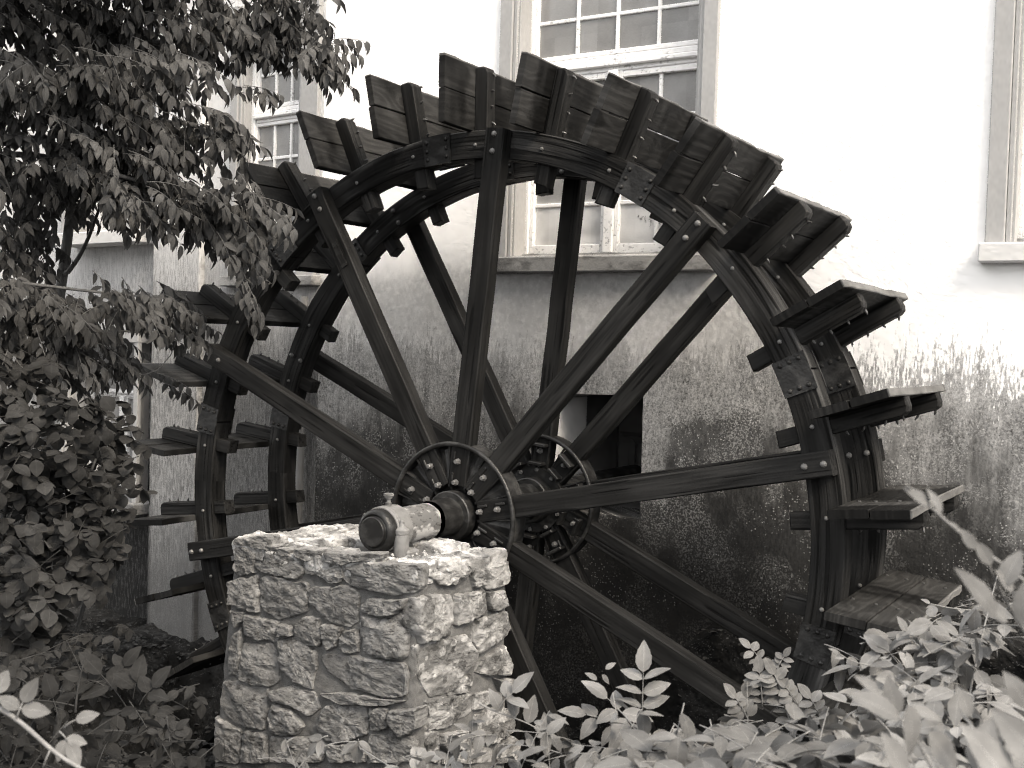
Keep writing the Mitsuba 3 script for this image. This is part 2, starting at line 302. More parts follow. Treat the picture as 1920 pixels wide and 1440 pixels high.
# ------------------------------------------------------------------ ground
def ground_z(x, y):
    x, y = np.asarray(x, float), np.asarray(y, float)
    ss = lambda a, b, v: (lambda t: t * t * (3 - 2 * t))(np.clip((v - a) / (b - a), 0, 1))
    near = -0.62 + 0 * x
    z = near + (-1.25 - near) * ss(-3.2, -1.3, y)
    z = z + (-0.45) * ss(-0.6, -2.2, x) * ss(-2.4, -0.6, y)
    z = z + 0.55 * ss(1.0, 3.4, x) * ss(-2.6, -0.8, y)
    trench = ss(-0.55, -0.15, y) * (1 - ss(0.98, 1.22, y)) * ss(-3.5, -2.6, x) * (1 - ss(2.3, 2.9, x))
    bank = -1.60 + 0.85 * ss(-0.2, 1.2, x) + 0.35 * ss(1.6, 3.2, x)
    z = np.where(y > 0.6, bank, z)
    z = z * (1 - trench) - 2.75 * trench
    return z
def axis(*segs): return np.unique(np.concatenate([np.linspace(*s) for s in segs]))
gx, gy = axis((-90, -12, 8), (-12, -5, 20), (-5, 4, 320), (4, 12, 24), (12, 90, 8)), axis((-90, -10, 8), (-10, -3.5, 20), (-3.5, 1.5, 230), (1.5, 8, 5))
X, Y = np.meshgrid(gx, gy, indexing="ij"); Z = ground_z(X, Y)
nn = np.stack([X, Y, 0 * X], -1)
Z = Z + 0.16 * (meshkit.fbm(nn * 2.2, 4, 3) - 0.5) + 0.14 * (meshkit.fbm(nn * 7, 3, 8) - 0.5) + 0.07 * np.abs(meshkit.fbm(nn * 15, 3, 12) - 0.5)
I, J = np.meshgrid(np.arange(len(gx) - 1), np.arange(len(gy) - 1), indexing="ij"); m_ = len(gy)
quads = np.stack([I * m_ + J, (I + 1) * m_ + J, (I + 1) * m_ + J + 1, I * m_ + J + 1], -1).reshape(-1, 4)
obj("ground", (np.stack([X, Y, Z], -1).reshape(-1, 3), quads), "soil", smooth=True, kind="structure")
labels["ground"]["label"] = "dark damp soil sloping into the wheel pit"

# ------------------------------------------------------------------ the mill building
mill = thing("mill_building", "pale plastered mill wall with damp stained foot behind the water wheel", "building")
A6 = D(6.0)
class Frame:
    def __init__(s, o, r, out): s.o, s.r, s.out = np.array(o, float), np.array(r, float), np.array(out, float)
    def box(s, u0, u1, n0, n1, z0, z1, b=0.004):
        return s.put(cbox((u0, n0, z0), (u1, n1, z1), b))
    def put(s, mesh):
        M = np.eye(4); M[:3, 0], M[:3, 1], M[:3, 2], M[:3, 3] = s.r, s.out, (0, 0, 1), s.o
        m = mesh.copy(); m.apply_transform(M)
        if np.linalg.det(M[:3, :3]) < 0: m.invert()
        return m
    def wall(s, poly, n0, n1):
        m = trimesh.creation.extrude_polygon(poly, n1 - n0, engine="earcut")
        v = np.array(m.vertices); m.vertices = np.stack([v[:, 0], n0 + v[:, 2], v[:, 1]], -1); m.invert()
        return s.put(m)
MAIN = Frame((0, 1.3, 0), (1, 0, 0), (0, -1, 0))
SIDE = Frame((-2.25, 1.3, 0), (math.cos(A6), -math.sin(A6), 0), (-math.sin(A6), -math.cos(A6), 0))
hole = Polygon([(-0.21, -0.13), (-0.15, 0.60), (-0.02, 0.632), (0.466, 0.645), (0.472, -0.13)])
wall = Polygon([(-2.25, -3), (7, -3), (7, 8), (-2.25, 8)]).difference(hole).difference(sbox(-0.535, 1.53, 0.76, 4.3)).difference(sbox(2.555, 1.55, 3.9, 4.3))
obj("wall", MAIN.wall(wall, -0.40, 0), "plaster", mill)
side = Polygon([(-1.99, -3), (0.04, -3), (0.04, 8), (-1.99, 8)]).difference(sbox(-0.905, 1.41, -0.215, 3.30))
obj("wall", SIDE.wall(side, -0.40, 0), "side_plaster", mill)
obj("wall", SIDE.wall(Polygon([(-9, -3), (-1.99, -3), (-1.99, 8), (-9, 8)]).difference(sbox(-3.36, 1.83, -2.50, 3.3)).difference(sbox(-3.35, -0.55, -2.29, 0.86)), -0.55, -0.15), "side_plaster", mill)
obj("pilaster", SIDE.box(-1.985, -1.34, -0.02, 0.05, -1.78, 7.9, 0.012), "side_plaster", mill, label="pale streaked pilaster at the wall corner")
# the dark opening that the axle runs into
nb = [MAIN.box(-0.30, 0.60, -1.15, -1.05, -0.3, 0.8), MAIN.box(-0.34, -0.21, -1.10, -0.395, -0.3, 0.8), MAIN.box(0.474, 0.60, -1.10, -0.395, -0.3, 0.8),
      MAIN.box(-0.3, 0.6, -1.10, -0.395, 0.65, 0.8), MAIN.box(-0.3, 0.6, -1.10, -0.395, -0.3, -0.14)]
nk = obj("axle_opening", cat(nb), "niche_plaster", mill, label="dark square opening where the axle enters the wall")
obj("reveal", MAIN.box(-0.225, -0.145, -0.43, -0.006, -0.128, 0.612, 0.02), "reveal_plaster", nk)
for (u0, u1, z0, z1) in ((-0.2, 0.12, 0.30, 0.62), (0.13, 0.46, 0.30, 0.62), (-0.05, 0.30, -0.1, 0.28), (0.31, 0.47, -0.1, 0.28), (-0.2, -0.06, -0.1, 0.28)):
    obj("stone", jag(MAIN.box(u0, u1, -1.06, -0.98, z0, z1, 0.03), 0.008, 9, 3), "niche_plaster", nk)

def pane_cells(fr, key, us, zs, n, bar=0.024):
    """panes and glazing bars of one sash between the lines us and zs"""
    for a, b in zip(us[:-1], us[1:]):
        for c, d in zip(zs[:-1], zs[1:]):
            tilt = rng.normal(0, 0.0012, 3)
            m = cbox((a, n - 0.004, c), (b, n, d), 0.0005); v = np.array(m.vertices)
            v[:, 1] += tilt[0] + tilt[1] * (v[:, 0] - a) / (b - a) + tilt[2] * (v[:, 2] - c) / (d - c); m.vertices = v
            obj("pane", fr.put(m), "dusty_glass", key)
    for u in us[1:-1]: obj("glazing_bar", fr.box(u - bar / 2, u + bar / 2, n - 0.012, n + 0.016, zs[0] - 0.002, zs[-1] + 0.002, 0.004), "window_paint", key)
    for z in zs[1:-1]: obj("glazing_bar", fr.box(us[0] - 0.002, us[-1] + 0.002, n - 0.010, n + 0.014, z - bar / 2, z + bar / 2, 0.004), "window_paint", key)

def window(fr, u0, u1, zs, z_top, n, sill_mat, top_rows, su, lower=2, sill_z=None, lowrows=4, mull=0.035, topcols=4, label=None, single=False):
    """u0,u1: glazed frame edges; zs: sill top, frame bottom rail top, pane bottom, lower sash pane top, transom bottom, transom top, upper pane bottom"""
    key = part_name("window", mill)
    if label: labels[key] = {"label": label}
    s_top, rail, pb, lt, tb, tt, ub = zs
    uc = (u0 + u1) / 2
    obj("frame", cat([fr.box(u0, u0 + 0.05, n - 0.03, n + 0.05, s_top, z_top), fr.box(u1 - 0.04, u1, n - 0.03, n + 0.05, s_top, z_top),
                      fr.box(u0, u1, n - 0.03, n + 0.06, s_top + 0.012, rail - 0.03, 0.006)]), "window_paint", key)
    obj("frame_foot", fr.box(u0 + 0.002, u1 - 0.002, n - 0.02, n + 0.085, s_top, s_top + 0.035, 0.006), "sill_stone", key)
    tr = [fr.box(u0 + .05, u1 - .04, n - .03, n + 0.03, tb, tt, .005), fr.box(u0 + .04, u1 - .03, n, n + 0.060, tb + 0.030, tb + 0.062, .006), fr.box(u0 + .04, u1 - .03, n, n + 0.045, tb + 0.064, tt - 0.004, .006)]
    obj("transom", cat(tr), "window_paint", key)
    # lower casements
    for a, b in (((u0 + 0.03, u1 - 0.02),) if single else ((u0 + 0.05, uc - mull), (uc + mull, u1 - 0.04))):
        st = 0.030
        obj("casement", cat([fr.box(a, a + st, n - .02, n + .03, rail - .028, tb, .004), fr.box(b - st, b, n - .02, n + .03, rail - .028, tb, .004),
                             fr.box(a + st, b - st, n - .02, n + .03, rail - .028, pb, .004), fr.box(a + st, b - st, n - .02, n + .03, lt, tb - .004, .004)]), "window_paint", key)
        pane_cells(fr, key, list(np.linspace(a + st, b - st, 4 if single else 3)), list(np.linspace(pb, lt, lowrows + 1)), n)
    if not single: obj("mullion", fr.box(uc - mull, uc + mull, n - .02, n + .055, rail - .028, tb + .004, .006), "window_paint", key)
    # upper sash
    a, b = u0 + 0.05, u1 - 0.04
    obj("casement", cat([fr.box(a, a + .022, n - .02, n + .03, tt, z_top, .004), fr.box(b - .022, b, n - .02, n + .03, tt, z_top, .004), fr.box(a + .022, b - .022, n - .02, n + .032, tt + .002, ub, .004),
                         fr.box(a + .022, b - .022, n - .02, n + .03, z_top - 0.05, z_top, .004)]), "window_paint", key)
    pane_cells(fr, key, list(np.linspace(a + .022, b - .022, topcols + 1)), [ub + (top_rows) * k for k in range(int((z_top - 0.05 - ub) / top_rows) + 1)] + [z_top - 0.05], n)
    # painted surround with a stepped edge, jamb linings
    L0, L1, R0, R1 = su
    for q, (p0, p1, inner) in enumerate(((L0, L1, 1), (R0, R1, -1))):
        e = 0.030
        a0, a1 = (p0, p1 - e) if inner == 1 else (p0 + e, p1)
        b0, b1 = (p1 - e, p1) if inner == 1 else (p0, p0 + e)
        obj("surround", cat([fr.box(a0, a1, -.01, 0.030, s_top, z_top + .25, .005), fr.box(b0, b1, -.01, 0.014, s_top, z_top + .25, .005)]), "grey_trim", key)
    for q0, q1 in ((L1 - .002, L1 + .016), (R0 - .016, R0 + .002)): obj("jamb", fr.box(q0, q1, n, -.002, s_top, z_top, .003), "grey_trim", key)
    obj("lintel", fr.box(L0 - .004, R1 + .004, n, 0.036, z_top, z_top + .16, .006), "grey_trim", key)
    sz = sill_z
    m = fr.box(L0 - .022, R1 + .045, -.20, 0.085, sz, s_top, .008)
    obj("sill", jag(m, 0.003, 6, 4), sill_mat, key)
    return key
W1 = window(MAIN, -0.548, 0.76, (1.518, 1.580, 1.613, 2.686, 2.728, 2.835, 2.868), 4.20, -0.19, "sill_stone", 0.233, (-0.662, -0.535, 0.76, 0.885), sill_z=1.415,
            label="tall painted window with a stained stone sill above the wheel hub")
W2 = window(MAIN, 2.51, 3.82, (1.552, 1.61, 1.65, 2.72, 2.76, 2.87, 2.90), 4.20, -0.16, "clean_sill", 0.233, (2.428, 2.555, 3.78, 3.90), sill_z=1.448,
            label="window with clean grey surround at the right edge")
W3 = window(SIDE, -0.90, -0.21, (1.41, 1.54, 1.575, 2.606, 2.635, 2.735, 2.770), 3.30, -0.13, "sill_stone", 0.242, (-1.02, -0.90, -0.225, 0.0), sill_z=1.33, topcols=3, single=True,
            label="narrow window half hidden by the tree")
W4 = window(SIDE, -3.34, -2.52, (1.835, 1.88, 1.91, 2.7, 2.74, 2.80, 2.83), 3.3, -0.28, "clean_sill", 0.24, (-3.46, -3.36, -2.50, -2.24), sill_z=1.72, topcols=2,
            label="upper window behind the tree branches")
W5 = window(SIDE, -3.33, -2.30, (-0.55, -0.5, -0.47, 0.335, 0.345, 0.395, 0.40), 0.85, -0.27, "sill_stone", 0.40, (-3.43, -3.35, -2.29, -2.20), sill_z=-0.65, topcols=2, lowrows=2,
            label="dim lower window behind the hazel leaves")
# pencil scribble on a lower pane
scr = []
r2 = np.random.default_rng(5)
for row, (su, sz, n_) in enumerate(((0.30, 1.795, 4), (0.365, 1.762, 7))):
    for k in range(n_):
        q = np.cumsum(r2.normal(0, 0.007, (7, 2)), 0) * [0.7, 1.0]
        pts = [(su + 0.021 * k + a, 1.3 + 0.19 - 0.0015, sz - 0.004 * k + b) for a, b in q]
        scr.append(tube(curve(pts, 12), 0.0013, 4))
obj("scribble", cat(scr), "scribble_ink", W1, label="two short rows of illegible dark scribble on the lower pane")
# drainpipe in the corner of the walls
pp = [SIDE.o + SIDE.r * -0.065 + SIDE.out * 0.06 + np.array([0, 0, z]) for z in np.linspace(-1.75, 1.25, 12)]
pk = obj("drainpipe", tube(pp, 0.030, 14), "pipe_paint", mill, smooth=40, label="narrow drainpipe in the corner left of the wheel")
for z in (0.9, -0.3, -1.3):
    obj("bracket", tube([SIDE.o + SIDE.r * -0.065 + SIDE.out * 0.06 + np.array([0, 0, z + d]) for d in (-0.02, 0.02)], 0.036, 14), "pipe_paint", pk)

# ------------------------------------------------------------------ water wheel
wheel = thing("water_wheel", "large dark timber water wheel with two rims, spokes and plank paddles", "water wheel")
R0, R1, TH = 1.943, 2.100, 0.130
RIMY = (0.0, 0.666)
SP0 = D(12.53)
def felloe(t0, t1, y0, seed):
    n = 18; ts = np.linspace(t0, t1, n); rings = []; b = 0.006
    r_ = np.random.default_rng(seed); wob = meshkit.fbm(np.stack([ts * 9, 0 * ts + seed, 0 * ts], -1), 3, 2) - 0.5
    for t, w in zip(ts, wob):
        q = [(R0 + b, y0), (R1 - b, y0), (R1, y0 + b), (R1, y0 + TH - b), (R1 - b, y0 + TH), (R0 + b, y0 + TH), (R0, y0 + TH - b), (R0, y0 + b)]
        rings.append([polar_pt(r + (0.007 * w if r > 2.0 else -0.008 * w), t, y + 0.006 * w * (1 if y > y0 + .06 else -1)) for r, y in q])
    return loft(rings)
for ri, y0 in enumerate(RIMY):
    rim = part_name("rim", wheel)
    for k in range(10):
        t = D(60.6 + 36 * k)
        obj("felloe", felloe(t + 0.0025, t + D(36) - 0.0025, y0, 50 + 20 * ri + k), "rim_wood", rim)
        hw = D(2.55); n = 5; side = -1 if ri == 0 else 1
        for face in ((-1, 1)):
            yy = y0 if face == -1 else y0 + TH
            ang = np.linspace(t - hw, t + hw, n); rr = []
            for a in ang:
                rr.append([polar_pt(R0 - .003, a, yy), polar_pt(R1 + .003, a, yy), polar_pt(R1 + .003, a, yy + face * .009), polar_pt(R0 - .003, a, yy + face * .009)])
            pl = loft(rr if face == 1 else [x[::-1] for x in rr])
            pk = obj("splice_plate", pl, "iron", rim)
            if face == -1:
                rv = [rivet(rr_, t + s * hw * 0.72, yy - .009, 0.0125, -1, 0.011) for s in (-1, 1) for rr_ in (1.975, 2.022, 2.070)]
                obj("rivets", cat(rv), "iron", pk, smooth=30, stuff=True)
    pins = [rivet(2.02, D(6.7 + 12 * k) - 0.022, y0, 0.0115, -1, 0.010) for k in range(30)]
    obj("pins", cat(pins), "rivet_iron", rim, smooth=30, stuff=True)
def beam(r0, r1, y0, y1, w, t, seed, b=0.006, taper=0.0):
    n = 10; rs = np.linspace(r0, r1, n); rings = []; g = np.random.default_rng(seed).normal(0, 0.0010, (n, 2))
    for i, r in enumerate(rs):
        h = w / 2 * (1 - taper * i / (n - 1)); dy, ds = g[i]
        q = [(-h + b, y0), (h - b, y0), (h, y0 + b), (h, y1 - b), (h - b, y1), (-h + b, y1), (-h, y1 - b), (-h, y0 + b)]
        rings.append([np.array([r, y + dy, s + ds]) for s, y in q])
    m = loft([x[::-1] for x in rings])
    return in_wheel(m, t)
for ri in (0, 1):
    ys = (-0.088, -0.002) if ri == 0 else (0.798, 0.884)
    for k in range(10):
        t = SP0 + k * math.pi / 5
        sp = obj("spoke", beam(0.17, 2.094, ys[0], ys[1], 0.118, t, 300 + 10 * ri + k), "spoke_wood", wheel)
        for r in (1.972, 2.062):
            obj("bolt", rivet(r, t, ys[0] if ri == 0 else 0.664, 0.0165, -1, 0.015), "rivet_iron", sp, smooth=30)
# patch let into one spoke
t = SP0 + 3 * math.pi / 5
obj("repair_patch", beam(1.58, 1.76, -0.094, -0.087, 0.045, t, 77, 0.002), "spoke_wood", wheel, label="small wooden repair patch let into a spoke")
# paddles
PY0, PY1 = -0.262, 0.925
for k in range(30):
    t = D(6.7 + 12 * k); r_ = np.random.default_rng(900 + k)
    pad = part_name("paddle", wheel)
    for a, b in ((2.100, 2.279), (2.284, 2.460)):
        n = 14; ysl = np.linspace(PY0 + r_.normal(0, .006), PY1 + r_.normal(0, .006), n); rings = []
        e0, e1 = meshkit.fbm(np.stack([ysl * 7, 0 * ysl + k, 0 * ysl + a], -1), 3, 5) - .5, meshkit.fbm(np.stack([ysl * 7, 0 * ysl + k, 0 * ysl + b], -1), 3, 6) - .5
        sag = r_.normal(0, .003)
        for y, q0, q1 in zip(ysl, e0, e1):
            h = 0.019; c = 0.004; lo, hi = a + 0.010 * q0 + (.0), b + (0.026 if b > 2.4 else 0.008) * q1
            ww = sag * ((y - .33) / .6) ** 2
            q = [(lo + c, -h), (hi - c, -h), (hi, -h + c), (hi, h - c), (hi - c, h), (lo + c, h), (lo, h - c), (lo, -h + c)]
            rings.append([np.array([r, y, s + ww]) for r, s in q])
        obj("plank", in_wheel(loft(rings), t), "plank_wood", pad)
    for y in (0.065, 0.731):
        w, th = 0.088 + r_.normal(0, .003), 0.082
        s0, s1 = -0.0195 - th, -0.0195
        top = 2.452 + r_.normal(0, .006)
        prof = [(1.838 + r_.normal(0, .008), s0), (top - 0.032, s0), (top - 0.008, s0 + 0.013), (top, s0 + 0.034), (top, s1), (1.838, s1)]
        b = 0.007; rr = []
        for yy, ins in ((y - w / 2, b), (y - w / 2 + b, 0), (y + w / 2 - b, 0), (y + w / 2, b)):
            c = np.mean(prof, 0)
            rr.append([np.array([r + (ins if r < c[0] else -ins), yy, s + (ins if s < c[1] else -ins) * 0.6]) for r, s in prof])
        obj("arm", in_wheel(loft([x[::-1] for x in rr]), t), "arm_wood", pad)
        nails = []
        for rn in (2.145, 2.235, 2.325, 2.412):
            rn += r_.normal(0, .008); yy = y + r_.normal(0.012, .008); dx = r_.normal(0, .008, 2)
            p0 = np.array([rn, yy, s0 + .004]); p1 = p0 + [dx[0] * .5, dx[1] * .5, -0.014]; p2 = p1 + [dx[0] * .9, dx[1] * .6, -0.010]
            nails.append(in_wheel(tube([p0, p1, p2], [0.0066, 0.0062, 0.0030], 6), t))
            p3 = np.array([rn, yy, 0.019]); nails.append(in_wheel(tube([p3, p3 + [0, 0, .006]], 0.008, 6), t))
        obj("nails", cat(nails), "nail_iron", pad, stuff=True)
# hubs
for ri in (0, 1):
    hub = part_name("hub", wheel)
    yb = -0.004 if ri == 0 else 0.800     # plate behind / before the spokes
    fy = -0.092 if ri == 0 else 0.796
    sgn = -1 if ri == 0 else 1
    fr_ = 0.40 if ri == 0 else 0.20
    obj("flange_plate", lathe_y([(yb + sgn * 0.0, 0.11), (yb, fr_), (yb + sgn * -0.022, fr_), (yb + sgn * -0.022, 0.11)][::(1 if ri else -1)], 60), "iron", hub, smooth=30)
    y0, y1 = (-0.090, -0.004) if ri == 0 else (0.800, 0.890)
    obj("flange_band", lathe_y([(y0, 0.383), (y0, 0.397), (y1, 0.402), (y1, 0.383), (y0, 0.383)], 72), "iron", hub, smooth=30)
    ring_y = -0.100 if ri == 0 else 0.788
    tt = np.linspace(0, 2 * np.pi, 73)
    obj("ring", trimesh.creation.torus(0.392, 0.0135, 72, 10, transform=np.array([[1, 0, 0, 0], [0, 0, 1, ring_y], [0, -1, 0, 0], [0, 0, 0, 1.0]])), "iron", hub, smooth=True)
    cy = (-0.135, -0.07) if ri == 0 else (0.70, 0.80)
    obj("collar", lathe_y([(cy[0], 0.100), (cy[0], 0.132), (cy[0] + .006, 0.138), (cy[1], 0.138), (cy[1], 0.100)], 48), "iron", hub, smooth=30)
    for k in range(10):
        t = SP0 + k * math.pi / 5
        # socket cheeks on both sides of the spoke and the wedge between two sockets
        yy = (-0.098, -0.010) if ri == 0 else (0.782, 0.80)
        for s in (-1, 1):
            ck = hull([(0.135, yy[1], s * 0.040), (0.135, yy[0] + .035, s * 0.040), (0.382, yy[0], s * 0.064), (0.382, yy[1], s * 0.064), (0.135, yy[1], s * 0.046), (0.135, yy[0] + .035, s * 0.046), (0.382, yy[0], s * 0.072), (0.382, yy[1], s * 0.072)])
            obj("cheek", in_wheel(ck, t), "iron", hub)
        if ri == 0:
            wd = hull([(0.14, -.03, .0), (0.378, -.012, -.052), (0.378, -.012, .052), (0.16, -.082, -.004), (0.16, -.082, .004), (0.378, -.050, -.050), (0.378, -.050, .050), (0.36, -.068, 0.0)])
            obj("wedge", in_wheel(wd, t + math.pi / 10), "iron", hub)
        for r in (0.185, 0.300):
            obj("bolt", hexbolt(r, t, fy, 0.0135, 0.030), "rivet_iron", hub)
            cl = cbox((r - 0.012, fy - 0.008, 0.020), (r + 0.050, fy + .004, 0.034), .003)
            obj("clip", in_wheel(cl, t), "iron", hub)
        if ri == 1:
            for lo_, hi_ in (((0.215, 0.735, -0.045), (0.235, 0.80, 0.045)), ((0.33, 0.735, -0.055), (0.35, 0.80, 0.055))): obj("lug", in_wheel(cbox(lo_, hi_, .004), t), "iron", hub)
obj("shaft", lathe_y([(-0.30, 0.101), (-0.09, 0.104), (0.5, 0.104), (2.2, 0.104)], 48), "iron", wheel, smooth=40, label="dark iron axle")
sl = lathe_y([(-0.62 + 0.0225 * i, 0.094) for i in range(15)], 64)
v = np.array(sl.vertices); w_ = meshkit.fbm(v * 9, 3, 4) - .5
v[:, [0, 2]] *= (1 + 0.05 * w_)[:, None]; v[v[:, 1] > -0.32, 1] += -0.02 + 0.06 * (meshkit.fbm(v[v[:, 1] > -0.32] * 11, 2, 9) - .5) ; sl.vertices = v
obj("shaft_sleeve", sl, "flaking_paint", wheel, smooth=True, label="axle end with pale flaking paint")

# ------------------------------------------------------------------ bearing on the pillar
bear = thing("shaft_bearing", "grey iron shaft bearing with round cap bolted on top of the stone pillar", "bearing")
obj("end_cap", lathe_y([(-0.790, 0.0), (-0.790, 0.070), (-0.786, 0.074), (-0.774, 0.075), (-0.770, 0.079), (-0.776, 0.086), (-0.774, 0.094), (-0.764, 0.104), (-0.748, 0.108), (-0.735, 0.109), (-0.722, 0.109), (-0.722, 0.09)], 48), "iron", bear, smooth=35, label="dark round end cap")
obj("housing", lathe_y([(-0.722, 0.10), (-0.722, 0.114), (-0.712, 0.117), (-0.706, 0.113), (-0.698, 0.113), (-0.694, 0.118), (-0.606, 0.118), (-0.600, 0.112), (-0.600, 0.09)], 48), "bearing_paint", bear, smooth=35)
obj("foot", jag(cbox((-0.17, -0.71, -0.20), (0.17, -0.61, -0.085), .012), .003, 9, 2), "bearing_paint", bear)
def lathe_z(c, prof, n=20):
    a = np.linspace(0, 2 * np.pi, n, endpoint=False)
    return loft([[(c[0] + r * math.cos(q), c[1] + r * math.sin(q), z) for q in a] for z, r in prof])
obj("anchor_bolt", lathe_z((0.118, -0.70), [(-0.20, .036), (-0.118, .036), (-0.112, .038), (-0.02, .038), (-0.012, .034), (-0.008, .034), (-0.006, .038), (0.012, .038), (0.02, .030), (0.028, .018), (0.05, .012), (0.062, .007)], 24), "bearing_paint", bear, smooth=35)
obj("anchor_bolt", lathe_z((-0.122, -0.66), [(-0.20, .030), (-0.02, .030), (0.0, .022), (0.03, .012)], 18), "bearing_paint", bear, smooth=35)
obj("grease_cup", lathe_z((-0.005, -0.652), [(0.112, .016), (0.13, .016), (0.132, .010), (0.150, .010), (0.152, .017), (0.160, .020), (0.166, .026), (0.174, .026), (0.178, .020)], 18), "bearing_paint", bear, smooth=35)
for (x_, z_) in ((-0.118, 0.035), (-0.128, -0.005)):
    obj("nut", lathe_z((x_, -0.70), [(z_, .012), (z_ + .022, .012), (z_ + .026, .007), (z_ + .036, .006)], 6), "rivet_iron", bear)

